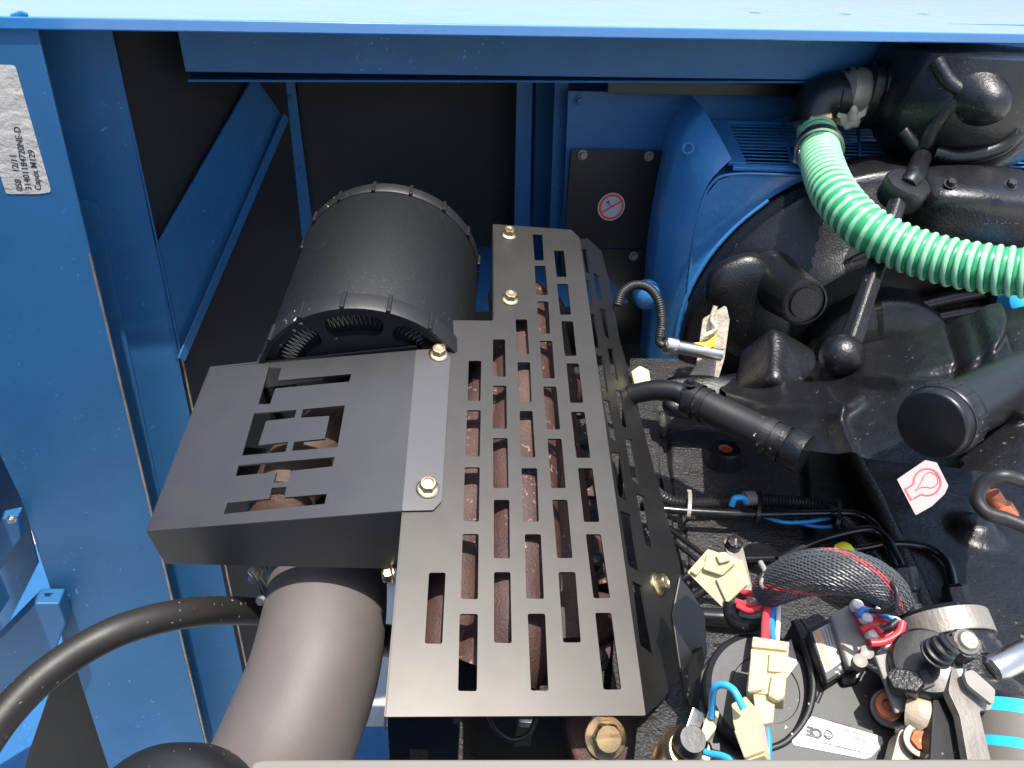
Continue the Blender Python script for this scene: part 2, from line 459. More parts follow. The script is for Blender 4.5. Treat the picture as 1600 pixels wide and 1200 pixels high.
# second lower diagonal seen past the post, its upper end touches the post
bar('lower_brace', on(318, 470, off(PL, -.02)), on(270, 600, off(PL, -.02)), .012, .02, nw, BLUE, frame_t)

# added panel out of view on the left, keeps sky light off the post
obj('sky_blocker_panel', slab_bm([fa(-.47, .82, .9), fa(-.62, -.3, .9), fa(-.62, -.3, -.75), fa(-.47, .82, -.75)], V((1, 0, 0)).cross(UP).cross(UP) * -1 if False else (fa(-.62, -.3, 0) - fa(-.47, .82, 0)).cross(UP).normalized(), .02), BLUE, frame_t)
# lower left rails
PLL = PB(.98)
plate('lower_rail', [(-60, 1060), (55, 943), (92, 943), (103, 975), (85, 1020), (-60, 1200)], PB(.895), .03, BLUE, frame_t, bevel=.002)
plate('upper_rail', [(-60, 905), (0, 812), (28, 806), (33, 840), (-60, 985)], PB(.90), .02, BLUE, frame_t, bevel=.002)
bolt(on(18, 811, PB(.878)), -E2, .006, STEEL, 'hexw', frame_t)
# sloped side skirt behind the rails
plate('side_skirt', [(-200, 600), (20, 720), (60, 880), (-10, 1020), (-200, 1260)], PB(1.05), .004, BLUE, frame_t)
# right hand uprights in front of the rear wall
PU = PB(1.22)
plate('rear_upright', [(808, 100), (833, 100), (826, 420), (802, 420)], PU, .003, BLUE, frame_t)
plate('rear_upright', [(838, 100), (870, 100), (852, 420), (832, 420)], PB(1.26), .003, BLUE, frame_t)
plate('rear_upright', [(868, 100), (890, 100), (872, 420), (857, 420)], PB(1.17), .003, BLUE, frame_t)
# shade strip (dark gap under the channel)
# shelf behind the filter
shz = on(760, 395, PB(1.2)).z
obj('shelf', slab_bm([fa(.05, BR - .002, shz - .02), fa(.05, 1.02, shz - .05), fa(.42, 1.02, shz - .05), fa(.42, BR - .002, shz - .02)], V((0, 0, 1)), .003), BLUE, frame_t)
# blue service panel
PS = PB(1.14)
plate('service_panel', [(888, 142), (2300, 172), (2300, 640), (1000, 640), (868, 640)], PS, .003, BLUE, frame_t)
for x, y in ((905, 157), (1071, 158), (1232, 165)):
    bolt(on(x, y, off(PS, .0015)), -E2, .0075, BLUE, 'hexw', frame_t)
plate('gap_shade_strip', [(950, 127), (1700, 138), (1700, 160), (950, 146)], PB(1.10), .004, BLKP, frame_t)  # black strip standing in for the shadow gap below the channel
bar('panel_rib', on(1205, 190, off(PS, .004)), on(1290, 166, off(PS, .004)), .006, .006, -E2, BLUE, frame_t)
# drip sill of the opening nearest to the camera
s0, s1 = at(392, 1187, .40), at(1700, 1186, .46)
sx_ = (s1 - s0).normalized(); sy_ = (V((0, -1, -.35)) - sx_ * sx_.dot(V((0, -1, -.35)))).normalized(); sn_ = sx_.cross(sy_)
if sn_.z < 0: sn_ = -sn_
sl = [s0, s1, s1 + sy_ * .05, s0 + sy_ * .05]
o = obj('door_sill', slab_bm(rounded(sl, .006), sn_, .006), SILL, bevel=.0015)
tag(o, 'pale grey sill strip running along the near edge of the opening', 'sill')

pan = PZ(-1.55)
o = plate('floor_pan', [(-500, 850), (1500, 850), (1500, 1330), (-500, 1330)], pan, .004, BLUE, holes=[[(376, 1064), (398, 990), (430, 880), (640, 880), (626, 1135), (372, 1135)]])
tag(o, 'blue floor pan of the enclosure with a bright opening beside the mauve pipe', 'floor pan')
# wall of the enclosure below the sill
w0, w1 = s0 + sy_ * .05 - sx_ * .45 - UP * .008, s1 + sy_ * .05 - UP * .008
obj('front_wall', slab_bm([w0, w1, w1 - UP * 1.15, w0 - UP * 1.15], (w1 - w0).cross(UP).normalized(), .003), BLUE, frame_t)
# ---- foam lined walls
o = plate('rear_foam_panel', [(452, 30), (812, 30), (812, 640), (520, 640)], PR, .02, FOAM)
tag(o, 'black foam panel on the rear wall behind the air filter', 'foam panel')
far_l = on(140, -10, PL); near = far_l
o = obj('side_foam_panel', slab_bm([V((on(455, 20, PL).x, on(455, 20, PL).y, zt - .012)), on(-300, -100, PL) if False else V((lw1.x, lw1.y, zt - .012)), on(385, 1085, PL), on(402, 1000, PL), on(425, 930, PL), on(470, 860, PL), on(455, 20, PL) - UP * .8], PL[1], .02), FOAM)
tag(o, 'black foam side panel behind the sloping blue brace on the left', 'foam panel')
o = plate('lower_foam_panel', [(40, 1190), (110, 985), (260, 960), (330, 1300), (20, 1300)], PB(.97), .02, FOAM, bevel=.002)
tag(o, 'grainy black foam panel at bottom left under the curved rubber hose', 'foam panel')
# closing walls of the enclosure outside the frame (left bay and rear)
o = obj('outer_wall', slab_bm([fa(-.62, BR + .06, zt), fa(2.4, BR + .06, zt), fa(2.4, BR + .06, -1.0), fa(-.62, BR + .06, -1.0)], -E2, .003), BLUE)
tag(o, 'blue outer rear wall of the enclosure behind the foam', 'wall')
o = obj('outer_wall', slab_bm([fa(-.60, BR + .05, zt - .01), fa(-.60, .45, zt - .01), fa(-.60, .45, -.9), fa(-.60, BR + .05, -.9)], E1, .003), BLUE)
tag(o, 'blue outer side wall of the enclosure on the left behind the post', 'wall')

# ---- paper sticker on the post
st = thing('post_sticker', on(40, 200, PF), 'creased white paper sticker with printed numbers on the left blue post', 'sticker')
sp = [(-30, 100), (24, 102), (78, 290), (80, 300), (62, 303), (10, 303), (-30, 180)]
sheet('paper', [on(x, y, PF) for x, y in sp], -E2, PAPER, st, rad=.003, bevel=.0001)
xd = on(22, 240, PF) - on(34, 295, PF)
def stxt(s, x, y, h, x2=None, y2=None, m=INK):
    p = on(x, y, PF); d = on(x2, y2, PF) - p
    text('lettering', s, p, d, -E2, h, m, st, off_=.0008, sx=1.0, bold=.00015)
# letters run upwards along the post
dirx = (-.19, -1)
for s, x, y, h in (('058   12/11', 36, 298, .0062), ('31401184720NE-D', 50, 297, .0062), ('Capot M129', 65, 297, .0062)):
    stxt(s, x, y, h, x + dirx[0] * 100, y + dirx[1] * 100)

# ---- black cover plates with the round prohibition label
PC = off(PS, .012)
cp = thing('cover_plate', on(960, 300, PC), 'black bolted cover plate with a round red prohibition label', 'cover plate')
plate('panel', [(893, 233), (1037, 235), (1026, 310), (1010, 388), (880, 386)], PC, .003, BLKP, cp, rad=.004)
for x, y in ((910, 242), (1014, 244)): bolt(on(x, y, off(PC, .0005)), -E2, .0078, ALU, 'hexw', cp)
lc = on(955, 323, PC)
sheet('label', circle(lc, -E2, .0225), -E2, WHITE, cp)
lu = lambda r0, r1: None
cc = circle(lc, -E2, .0205); ci = circle(lc, -E2, .0170)
sheet('red_ring', cc, -E2, RED, cp, lift=.0007, holes=[ci])
dd = (on(976, 311, PC) - on(934, 335, PC)).normalized(); dn = E2.cross(dd)
sheet('red_slash', [lc + dd * .0172 + dn * .0014, lc - dd * .0172 + dn * .0014, lc - dd * .0172 - dn * .0014, lc + dd * .0172 - dn * .0014], -E2, RED, cp, lift=.0008)
k = on(950, 316, PC); kd = (on(957, 325, PC) - k).normalized(); kn = E2.cross(kd)
sheet('pictogram', [k - kn * .001, k + kd * .011 - kn * .0003, k + kd * .011 + kn * .0003, k + kn * .001], -E2, INK, cp, lift=.0007)
sheet('pictogram', [k - kd*.002 - kn * .003, k - kd*.002+ kn*.003, k +kd*.0005 + kn * .002, k + kd*.0005 - kn * .002], -E2, INK, cp, lift=.0007)
cp2 = thing('cover_plate', on(960, 420, PC), 'plain black lower cover plate under the one with the round label', 'cover plate')
plate('panel', [(876, 390), (1012, 390), (1000, 640), (880, 640)], PC, .003, BLKP, cp2, rad=.002)
bolt(on(990, 400, off(PC, .0005)), -E2, .0078, ALU, 'hexw', cp2)

# ================================================================== GUARD
slots = '''732.3,563.3 752,563.3 750.7,626.7 730.7,626|730,640.7 751.3,640.7 749.7,713.3 727.7,712.7|726.3,730 749.6,730 748.3,815 724.2,814|722.9,834.2 747.9,834.2 746.7,936.3 720,935.4|718.3,959.2 746.7,959.2 745,1080 715.8,1079.6|670.4,894.6 696.3,894.6 690.8,1006 663.8,1005.4
770.3,530 789,530 790.3,588.7 770.3,588|770.3,602.3 791.3,602.3 792,670 770,669.3|770.3,684.3 793,684.3 794.6,762.5 770.8,762.5|771.7,780.8 795.8,780.8 796.7,872.5 771.7,872|772,893.8 797.5,893.8 799.6,1005 772,1004
805.7,498.7 823.3,498.7 827,553.7 807.7,553|808.7,565.7 828.3,565.7 830.7,628.7 810.7,628.3|812,642 832,642 836.7,714.7 813.7,714|815,731.3 839.2,731.3 842,815 817.5,814.6|820,834.6 845,834.6 850,935.8 822.5,935|824.6,958.8 851.7,958.8 857,1079.6 829.6,1079
832.3,366 847.3,366.7 849.7,406.7 835.3,406.7|835.3,415 852,415 856,460.7 838,460.7|839.3,470.7 856.7,470.7 859.7,521.3 841.7,521.3|843.3,532.3 862.7,532.3 867,591.3 847.7,591|849,603.7 869.3,603.7 875.3,671 854.3,670.7|855.3,685.3 877.3,685.3 884,762.5 861.3,762.5|863,780.8 886.3,780.8 894.6,872 870.8,872|872.5,893.8 898.8,893.8 907.5,1003.8 880,1003.8
865.3,391.3 881,391.3 885.3,432.7 870,432.7|870.3,443.3 887.3,443.3 892.3,491.7 875.3,491.7|877,501.7 895.3,501.7 901,556 882.3,556|885,567.7 904,567.7 911.3,629.3 891,629.3|892.3,643.3 913.3,643.3 922.7,715.3 900.3,715.3|903,731.3 925.8,731.3 936.7,815.4 912.5,815.4|915.4,834.6 938.8,834.6 953.3,934.6 927.5,934.6|930,957.5 955,957.5 970.8,1077.5 943,1077.5'''
def parse(s): return [[tuple(float(v) for v in p.split(',')) for p in q.split()] for r in s.strip().split('\n') for q in r.split('|')]
SL = parse(slots)
guard = thing('heat_guard', on(830, 740, G), 'black slotted sheet metal heat guard over the exhaust manifold, folded along its right edge', 'heat guard')
plate('top_plate', [(770, 350), (893, 359), (906, 372), (1009, 1118), (600, 1120), (628, 800), (664, 500), (770, 501)], G, .0022, SATIN, guard, holes=SL, rad=.0012, hrad=.0018, bevel=.0005)
fold0, fold1 = on(906, 372, G), on(1009, 1118, G)
fd = (fold1 - fold0).normalized()
ang = math.radians(46)
gside = Matrix.Rotation(ang, 3, gd1) @ gn
if gside.x < gn.x: gside = Matrix.Rotation(-ang, 3, gd1) @ gn
# keep the fold line inside the plane
gs = (gside - fd * gside.dot(fd)).normalized()
GS = (fold0, gs)
side = '''905.4,389 913.4,389 918,428 912,425|915.3,438 921.4,438 927,479 920.4,476|920,487 930,493 938.5,546 927,540|930.8,553 942,557 951,614.5 939,606|942.8,624 952.6,626.5 966,692 954,684|954.6,706 970,708 982.5,785.4 967,775|969,798 986,804 1000.4,895 981.7,883|988,908 1002.5,914.6 1023.3,1025 1000.4,1008
927.3,425 935.8,432 942.5,471 933,465|937,480 946.5,485 954.5,532 945.4,524|949,543 958,545 966.5,596 956.6,588|961.4,609 971,610.5 983,673 972,665|976.6,685 987,686.5 1000.4,758 988,750|994,771 1006.7,775 1022,859.6 1008.8,850'''
SS = [[(x + (4 if i == 0 else 0), y) for x, y in s] for i, s in enumerate(parse(side))]
sideouter = [(893 + 14, 374), (918, 372), (940, 392), (952, 440), (968, 530), (988, 600), (1008, 680), (1040, 800), (1062, 880), (1082, 1035), (1040, 1090), (1010, 1117)]
plate('side_plate', sideouter, GS, .0022, SATIN, guard, holes=SS, rad=.0008, hrad=.0008, bevel=.0004)
# left turned down flange
lf0, lf1 = on(628, 800, G), on(600, 1119, G)
obj('left_flange', slab_bm([lf0, lf1, lf1 - gn * .030, lf0 - gn * .030], (lf1 - lf0).cross(gn).normalized(), .002), SATIN, guard, bevel=.0005)
lf0, lf1 = on(770, 353, G), on(770, 498, G)
obj('left_flange', slab_bm([lf0, lf1, lf1 - gn * .012, lf0 - gn * .012], (lf1 - lf0).cross(gn).normalized(), .002), SATIN, guard, bevel=.0005)
bolt(on(797, 468, G), gn, .0098, GOLD, 'flange', guard)
bolt(on(795, 367, G), gn, .0098, GOLD, 'flange', guard)
bolt(on(1026, 913, GS), gs, .0105, GOLD, 'flange', guard)

# HOT cover : flange lies on the guard, top is folded
H1 = off(G, .0024)
F1, F2 = on(650, 547, H1), on(628, 798, H1)
best = None
for i in range(60):
    d = .62 + i * .01
    p = at(228, 830, d); e = abs((p - F2).normalized().dot((F2 - F1).normalized()))
    if best is None or e < best[0]: best = (e, d)
HL2 = at(228, 830, best[1]); HP = plane3(F1, F2, HL2)
print('HOT left corner distance', best, 'fold angle', math.degrees(HP[1].angle(gn)))
hot = thing('hot_cover', on(480, 680, HP), 'folded black cover with HOT cut out of it, bolted over the exhaust outlet', 'heat cover')
raw = '''600,256 654,256 638,312 951,284 943,317 628,346 605,412 555,414|537,452 718,437 710,470 588,485 555,588 683,573 671,616 485,632|745,435 924,418 892,596 698,612 708,574 838,560 858,463 736,471|470,673 881,638 872,678 699,697 685,743 620,748 632,703 458,719|612,769 676,765 665,811 847,795 838,838 407,881 423,834 602,816'''
LET = [[(200 + x / 2.727, 480 + y / 2.727) for x, y in q] for q in parse(raw)]
plate('cover_top', [(327, 575), (650, 547), (628, 798), (228, 830)], HP, .0022, BOXM, hot, holes=LET, rad=.001, hrad=.0004, bevel=.0005)
plate('flange', [(650, 546.5), (690, 545), (704, 557), (690, 783), (677, 797), (628, 798)], H1, .0022, BOXM, hot, rad=.0015, bevel=.0005)
bolt(on(685, 554, H1), gn, .0100, GOLD, 'flange', hot)
bolt(on(668, 764, H1), gn, .0102, GOLD, 'flange', hot)
# front skirt, folded down from the lower edge
hd = (F2 - F1).normalized()
sk = plane3(HL2, F2, on(625, 889, (F2, hd * -1 if hd.dot(F2) > 0 else hd)))
nsk = (F2 - HL2).cross(-HP[1] + hd * .25).normalized()
if nsk.dot(HL2) > 0: nsk = -nsk
SKP = (HL2, nsk)
plate('front_skirt', [(228, 831), (628, 799), (624, 889), (258, 881)], SKP, .002, BOXM, hot, rad=.0008, bevel=.0005)
L0 = on(327, 575, HP)
obj('left_skirt', slab_bm([L0, HL2, HL2 - HP[1] * .03, L0 - HP[1] * .03], (HL2 - L0).cross(HP[1]).normalized(), .002), BOXM, hot, bevel=.0005)
obj('rear_skirt', slab_bm([L0, F1, F1 - HP[1] * .03, L0 - HP[1] * .04], hd, .002), BOXM, hot, bevel=.0005)
bolt(on(614, 893, SKP) + nsk * .004, nsk * .2 + V((-1, -.2, .1)), .009, GOLD, 'flange', hot)

# ================================================================== MANIFOLD under the guard
GM = off(G, -.075)
man = thing('exhaust_manifold', on(830, 760, GM), 'rusty brown cast exhaust manifold under the slotted guard', 'exhaust manifold')
def gp(x, y, h): return on(x, y, off(G, h))
def lumpy(i, a): return 1 + .05 * math.sin(i * .5 + 2 * a) + .03 * math.sin(3 * a + i * .23)
pts = spline([gp(812, 470, -.06), gp(815, 560, -.055), gp(812, 680, -.05), gp(808, 820, -.05), gp(800, 960, -.052), gp(770, 1050, -.07)], 10)
obj('log', sweep_bm(pts, .040, 26, wob=lumpy), RUST, man, smooth=True)
pts = spline([gp(845, 480, -.085), gp(858, 600, -.080), gp(868, 760, -.075), gp(880, 900, -.075), gp(890, 1010, -.085)], 10)
obj('log', sweep_bm(pts, .030, 22, wob=lumpy), RUST, man, smooth=True)
pts = spline([gp(770, 600, -.06), gp(742, 690, -.058), gp(722, 800, -.058), gp(708, 930, -.062), gp(700, 1020, -.075)], 10)
obj('log', sweep_bm(pts, .034, 22, wob=lumpy), RUST, man, smooth=True)
for (x, y) in ((905, 600), (925, 720), (930, 850), (945, 960)):
    a, b = gp(x - 60, y, -.070), gp(x - 8, y + 20, -.125)
    obj('runner', sweep_bm(spline([a, a.lerp(b, .5) + gn * .006, b], 6), .020, 18), RUST, man, smooth=True)
    obj('port_flange', lathe_bm([(.032, 0), (.034, .002), (.034, .010), (.031, .012)], b - gn * .004, gn, 28), RUST, man, smooth=True)
for (x, y, r) in ((906, 695, .012), (926, 882, .0125), (930, 1030, .011), (866, 548, .010)):
    c = gp(x, y, -.085)
    lathe('stud', [(r * .9, -.05), (r * .9, 0), (r * .8, .003), (r * .45, .003), (r * .45, .012), (r * .35, .013)], c, gn, CASTS, man, seg=24)
    bolt(c, gn, r * 1.1, CASTS, 'hexw', man)
# outlet below the HOT cover
pts = spline([on(560, 640, off(HP, -.06)), on(500, 690, off(HP, -.065)), on(450, 760, off(HP, -.07)), on(440, 830, off(HP, -.09))], 8)
obj('outlet', sweep_bm(pts, .033, 22, wob=lumpy), RUSTP, man, smooth=True)
tl = lathe('turbo_shell', [(.015, -.03), (.045, -.028), (.052, -.01), (.052, .012), (.04, .024), (.018, .03)], on(585, 720, off(HP, -.105)), HP[1], RUSTP, man, seg=36)
box('outlet_lug', on(388, 738, off(HP, -.075)), (hd, gn, hd.cross(gn)), (.05, .02, .03), CASTS, man)
# lower flange under the guard
nf = (gn + V((0, -.5, 0))).normalized()
fl = at(945, 1152, .665)
plate('foot', [(886, 1112), (900, 1108), (1000, 1104), (1030, 1100), (1034, 1240), (912, 1240), (904, 1205), (890, 1165), (884, 1135)], (fl, nf), .03, RUST, man, bevel=.003)
bolt(fl, nf, .0165, GOLD, 'hexw', man, spin=.35)

o = plate('lower_block', [(672, 540), (1002, 540), (960, 1330), (632, 1330)], PZ(-.60), .05, CASTR, man, bevel=.002)
# engine bracket pieces seen below the guard's lower edge
brk = thing('lower_bracket', at(700, 1160, .66), 'dark folded bracket and cable loop below the lower edge of the slotted guard', 'bracket')
plate('bracket_plate', [(604, 1105), (720, 1105), (712, 1260), (612, 1260)], (at(660, 1150, .66), V((0, -.97, .25)).normalized()), .003, BLKP, brk,
      holes=[[(640, 1172), (668, 1172), (668, 1192), (640, 1192)]], bevel=.0006)
plate('bracket_plate', [(742, 1105), (885, 1105), (890, 1260), (745, 1260)], (at(760, 1150, .69), V((0, -.97, .25)).normalized()), .003, BLKP, brk)
tube('cable_loop', [at(765, 1118, .645), at(775, 1140, .645), at(800, 1156, .645), at(825, 1148, .645), at(838, 1122, .645)], .0022, RUBR, brk, k=6)
box('lug', at(823, 1130, .65), (V((1, 0, 0)), Yc * 0 + E2, UP), (.012, .004, .006), STEEL, brk)

# ================================================================== AIR FILTER
fn_, ff_ = at(573, 612, .84), at(613, 412, 1.04)
fax = (ff_ - fn_).normalized(); flen = (ff_ - fn_).length
FR = .1145
flt = thing('air_filter', (fn_ + ff_) / 2, 'large black cylindrical air filter with slotted end cap', 'air filter')
lathe('body', [(FR * .965, .014), (FR * .985, .02), (FR * .985, flen - .02), (FR * .97, flen - .012)], fn_, fax, FILT, flt, seg=96)
lathe('rear_cap', [(FR * .9, 0), (FR * .99, .001), (FR * 1.005, .004), (FR * 1.005, .018), (FR * .985, .020)], fn_ + fax * (flen - .018), fax, PLASTG, flt, seg=96)
# front cap : rim + slotted face
rim = ring_prof(FR * .955, FR * 1.005, .024)
obj('front_rim', lathe_bm([(FR * .955, -.004), (FR * .99, -.005), (FR * 1.005, -.002), (FR * 1.005, .018), (FR * .955, .020), (FR * .955, -.004)], fn_, fax, 96, cap=False), PLASTG, flt, smooth=True)
fu, fv, _ = basis(-fax, UP)
def pol(r, a): return fn_ + fu * (r * math.cos(a)) + fv * (r * math.sin(a))
slh = []
for k in range(8):
    c_ = k * PI / 4 + .06; w = .235; L = []
    for j in range(9): L.append(pol(FR * .87, c_ - w + 2 * w * j / 8))
    for j in range(1, 6): t = PI * j / 6; L.append(pol(FR * (.76 + .11 * math.cos(t)), c_ + w + .10 * math.sin(t)))
    for j in range(9): L.append(pol(FR * .65, c_ + w - 2 * w * j / 8))
    for j in range(1, 6): t = PI * j / 6; L.append(pol(FR * (.76 - .11 * math.cos(t)), c_ - w - .10 * math.sin(t)))
    slh.append(L)
cir = [pol(FR * .956, 2 * PI * k / 72) for k in range(72)]
obj('end_plate', slab_bm([p + fax * .002 for p in cir], -fax, .010, [[p + fax * .002 for p in h] for h in slh]), PLASTG, flt, bevel=.0018)
lathe('hub', [(.005, -.012), (FR * .36, -.012), (FR * .40, -.010), (FR * .42, -.004), (FR * .42, .004)], fn_, fax, PLASTG, flt, seg=64)
lathe('hub', [(.005, -.022), (FR * .26, -.022), (FR * .27, -.020), (FR * .27, -.010)], fn_, fax, PLAST, flt, seg=64)
bm = bmesh.new(); N = 220; ra = []
for h in (.0125, .09):
    ra.append([bm.verts.new(fn_ + fax * h + (fu * math.cos(2 * PI * k / N) + fv * math.sin(2 * PI * k / N)) * (FR * (.84 if k % 2 else .70))) for k in range(N)])
for k in range(N): bm.faces.new((ra[0][k], ra[0][(k + 1) % N], ra[1][(k + 1) % N], ra[1][k]))
bm.faces.new([bm.verts.new(v.co) for v in ra[1]])
obj('pleated_element', bm, PLEAT, flt)
bm0 = None
for cap, h0, hl in ((0, -.006, .026), (1, flen - .019, .021)):
    for k in range(16):
        a = 2 * PI * k / 16 + .12
        d_ = fu * math.cos(a) + fv * math.sin(a); t_ = fax.cross(d_)
        box('rim_tab', fn_ + fax * (h0 + hl / 2) + d_ * (FR * 1.008), (t_, d_, fax), (.0045, .004, hl), PLASTG, flt, bevel=.0012)

# ================================================================== PIPES
pp = [at(514, 800, .90), at(515, 850, .865), at(514, 890, .84), at(508, 960, .80), at(490, 1052, .77), at(450, 1160, .76), at(405, 1260, .77)]
ep = thing('intake_pipe', pp[2], 'thick mauve grey rubber pipe dropping from under the HOT cover', 'pipe')
rr = lambda p: 90
q = spline(pp, 10)
obj('pipe', sweep_bm(q, lambda i: .0585 + .001 * i / len(q), 48), PIPE, ep, smooth=True)
c = pp[2].lerp(pp[1], .5); dcl = (pp[2] - pp[1]).normalized()
obj('clamp_band', lathe_bm(ring_prof(.0605, .0630, .012), c + dcl * .006, dcl, 48, cap=False), STEEL, ep)
hx = at(404, 905, .80)
tube('clamp_screw', [hx + V((-.006, 0, .012)), hx, hx + V((.004, 0, -.018))], .0035, STEEL, ep)
bolt(at(408, 938, .79), -fwd, .005, STEEL, 'hexw', ep)
lathe('clamp_trunnion', [(.006, -.008), (.006, .008)], at(400, 897, .80), V((.3, .2, 1)), STEEL, ep)

hp = [at(-60, 1215, .74), at(10, 1115, .74), at(90, 1040, .74), at(190, 984, .74), at(300, 957, .765), at(395, 955, .83), at(470, 962, .87)]
o = tube('rubber_hose', hp, .0132, HOSEK, seg=24, k=10)
tag(o, 'thin dark rubber hose curving from bottom left to the mauve pipe', 'hose')
lathe_o = lathe('round_cap', [(.004, .02), (.025, .018), (.05, .008), (.058, -.006), (.058, -.04)], at(245, 1320, .60), (UP * .8 - Yc * 0 + V((0, -.55, 0))), PLASTG, seg=48)
tag(lathe_o, 'dark round cap cut by the bottom edge at lower left', 'cap')
# black hose end in the bright gap right of the pipe
o = tube('short_hose', [at(560, 1000, .86), at(600, 1000, .84), at(660, 1010, .82)], .016, HOSEK)
tag(o, 'short black hose crossing the bright gap between mauve pipe and guard', 'hose')

# ================================================================== ENGINE
ZD = -.56
PD = PZ(ZD)
eng = thing('engine', V((.45, .62, ZD)), 'black painted cast iron diesel engine with round flywheel housing', 'engine')
def dk(x, y): return on(x, y, PD)
def sstep(t): t = max(0., min(1., t)); return t * t * (3 - 2 * t)
# height field of the block deck
dg = [on(x, y, PZ(ZD + .04)) - UP * .04 for x, y in ((1268, 540), (1292, 620), (1330, 700), (1372, 782), (1404, 850), (1440, 930), (1500, 1060))]
def seg_dist(p, a, b):
    d = b - a; t = max(0, min(1, (p - a).dot(d) / d.length_squared)); q = a + d * t
    s = d.x * (p.y - a.y) - d.y * (p.x - a.x)
    return (p - q).length, t, s
def polyline_sd(p, L):
    bd, bs = 1e9, 0
    for i in range(len(L) - 1):
        d, t, s = seg_dist(p, L[i], L[i + 1])
        if d < bd: bd, bs = d, s
    return bd if bs > 0 else -bd
from mathutils import noise as MN
grooves = [((1038, 640), (1043, 800), .006), ((1060, 800), (1075, 1000), .006), ((1045, 800), (1300, 812), .006), ((1090, 955), (1200, 960), .006),
           ((1085, 790), (1290, 796), .004), ((1248, 640), (1262, 800), .004), ((1040, 668), (1170, 672), .005), ((1262, 812), (1275, 900), .005), ((1110, 1010), (1210, 1012), .006)]
grooves = [(dk(*a), dk(*b), w) for a, b, w in grooves]
def deck_h(p):
    h = 0
    d = polyline_sd(p, dg)              # positive on one side
    h += .030 * sstep((-d + .004) / .03) if polyside > 0 else .030 * sstep((d + .004) / .03)
    h += 0
    for a, b, w in grooves:
        dd = seg_dist(p, a, b)[0]
        h -= .014 * (1 - sstep((dd - w * .5) / w))
    h += .0007 * MN.noise(p * 90) + .0004 * MN.noise(p * 260)
    return h
polyside = 1 if polyline_sd(dk(1450, 700), dg) < 0 else -1
def patch(name, corners, nx, ny, m, parent, hf=deck_h, up=UP):
    bm = bmesh.new(); A, B, C_, D = corners; g_ = []
    for j in range(ny + 1):
        row = []
        for i in range(nx + 1):
            u, v = i / nx, j / ny
            p = A.lerp(B, u).lerp(D.lerp(C_, u), v); row.append(bm.verts.new(p + up * hf(p)))
        g_.append(row)
    for j in range(ny):
        for i in range(nx): bm.faces.new((g_[j][i], g_[j][i + 1], g_[j + 1][i + 1], g_[j + 1][i]))
    bm.normal_update()
    me = bpy.data.meshes.new(name); c_ = V((0, 0, 0))
    for v in bm.verts: c_ += v.co
    c_ /= len(bm.verts); bmesh.ops.translate(bm, verts=bm.verts, vec=-c_)
    for f in bm.faces: f.smooth = True
    bm.to_mesh(me); bm.free(); me.materials.append(m)
    return _link(name, me, parent, c_)
patch('block_deck', (dk(985, 560), dk(1900, 560), dk(1800, 1330), dk(940, 1330)), 340, 320, CASTR, eng)
# smoother raised gear case covering the right part of the deck
def case_h(p):
    d = polyline_sd(p, dg) * (1 if polyside > 0 else -1)
    h = .045 * sstep((-d - .004) / .03) if polyside > 0 else 0
    dd = -polyline_sd(p, dg) if polyside > 0 else polyline_sd(p, dg)
    h = -.01 + .054 * sstep((dd + .007) / .012)
    h += .0012 * MN.noise(p * 30) + .0003 * MN.noise(p * 260)
    r = (p - bump1).length; h += .016 * math.exp(-(r / .022) ** 4)
    r = (p - bump2).length; h += .012 * math.exp(-(r / .03) ** 4)
    return h
bump1 = dk(1500, 880); bump2 = dk(1600, 760)
patch('gear_case', (dk(1270, 560), dk(1950, 560), dk(1850, 1330), dk(1440, 1330)), 240, 240, CASTS, eng, hf=case_h)
# block side below the guard
obj('block_side', slab_bm([dk(1000, 600) - UP * .004, dk(960, 1300) - UP * .004, dk(960, 1300) - UP * .35, dk(1000, 600) - UP * .35], V((-1, 0, .0)), .01), CASTR, eng)

# ---- flywheel housing: solid of revolution about the crank axis
YF = 1.04; PYF = PY(YF)
import itertools
def circ3(a, b, c):
    ax, ay, bx, by, cx, cy = a.x, a.z, b.x, b.z, c.x, c.z
    d = 2 * (ax * (by - cy) + bx * (cy - ay) + cx * (ay - by))
    ux = ((ax * ax + ay * ay) * (by - cy) + (bx * bx + by * by) * (cy - ay) + (cx * cx + cy * cy) * (ay - by)) / d
    uz = ((ax * ax + ay * ay) * (cx - bx) + (bx * bx + by * by) * (ax - cx) + (cx * cx + cy * cy) * (bx - ax)) / d
    return V((ux, a.y, uz)), math.hypot(ax - ux, ay - uz)
hc, HR = circ3(on(1068, 560, PYF), on(1190, 352, PYF), on(1440, 268, PYF))
print('housing', hc, HR, proj(hc))
prof = [(HR * .3, .09), (HR * 1.0, .09), (HR * 1.0, .012), (HR * .985, .004), (HR * .96, .002), (HR * .93, -.004), (HR * .80, -.022), (HR * .72, -.036), (HR * .69, -.044), (HR * .665, -.060), (HR * .64, -.064), (HR * .62, -.056), (HR * .60, -.030),
        (HR * .50, -.022), (HR * .42, -.020), (HR * .40, -.045), (HR * .37, -.055), (HR * .2, -.058)]
bm = lathe_bm(prof, hc, V((0, 1, 0)), 160)
for v in bm.verts: v.co.y += .0025 * MN.noise(v.co * 22)
obj('flywheel_housing', bm, CASTS, eng, smooth=True, auto=50)
def hh(x, y, d=0.): return on(x, y, PY(YF - d))
def ax_cyl(name, x, y, d0, d1, r, m=CASTS, tilt=V((0, 0, 0)), prof=None):
    """boss standing out of the housing towards the camera"""
    a = hh(x, y, d1); n = (V((0, -1, 0)) + tilt).normalized()
    L = d1 - d0
    return lathe(name, prof or [(r * 1.25, -L), (r * 1.02, -L * .6), (r, -L * .1), (r * .95, 0), (r * .80, .001), (r * .74, -.004), (r * .1, -.005)], a, n, m, eng, seg=40)
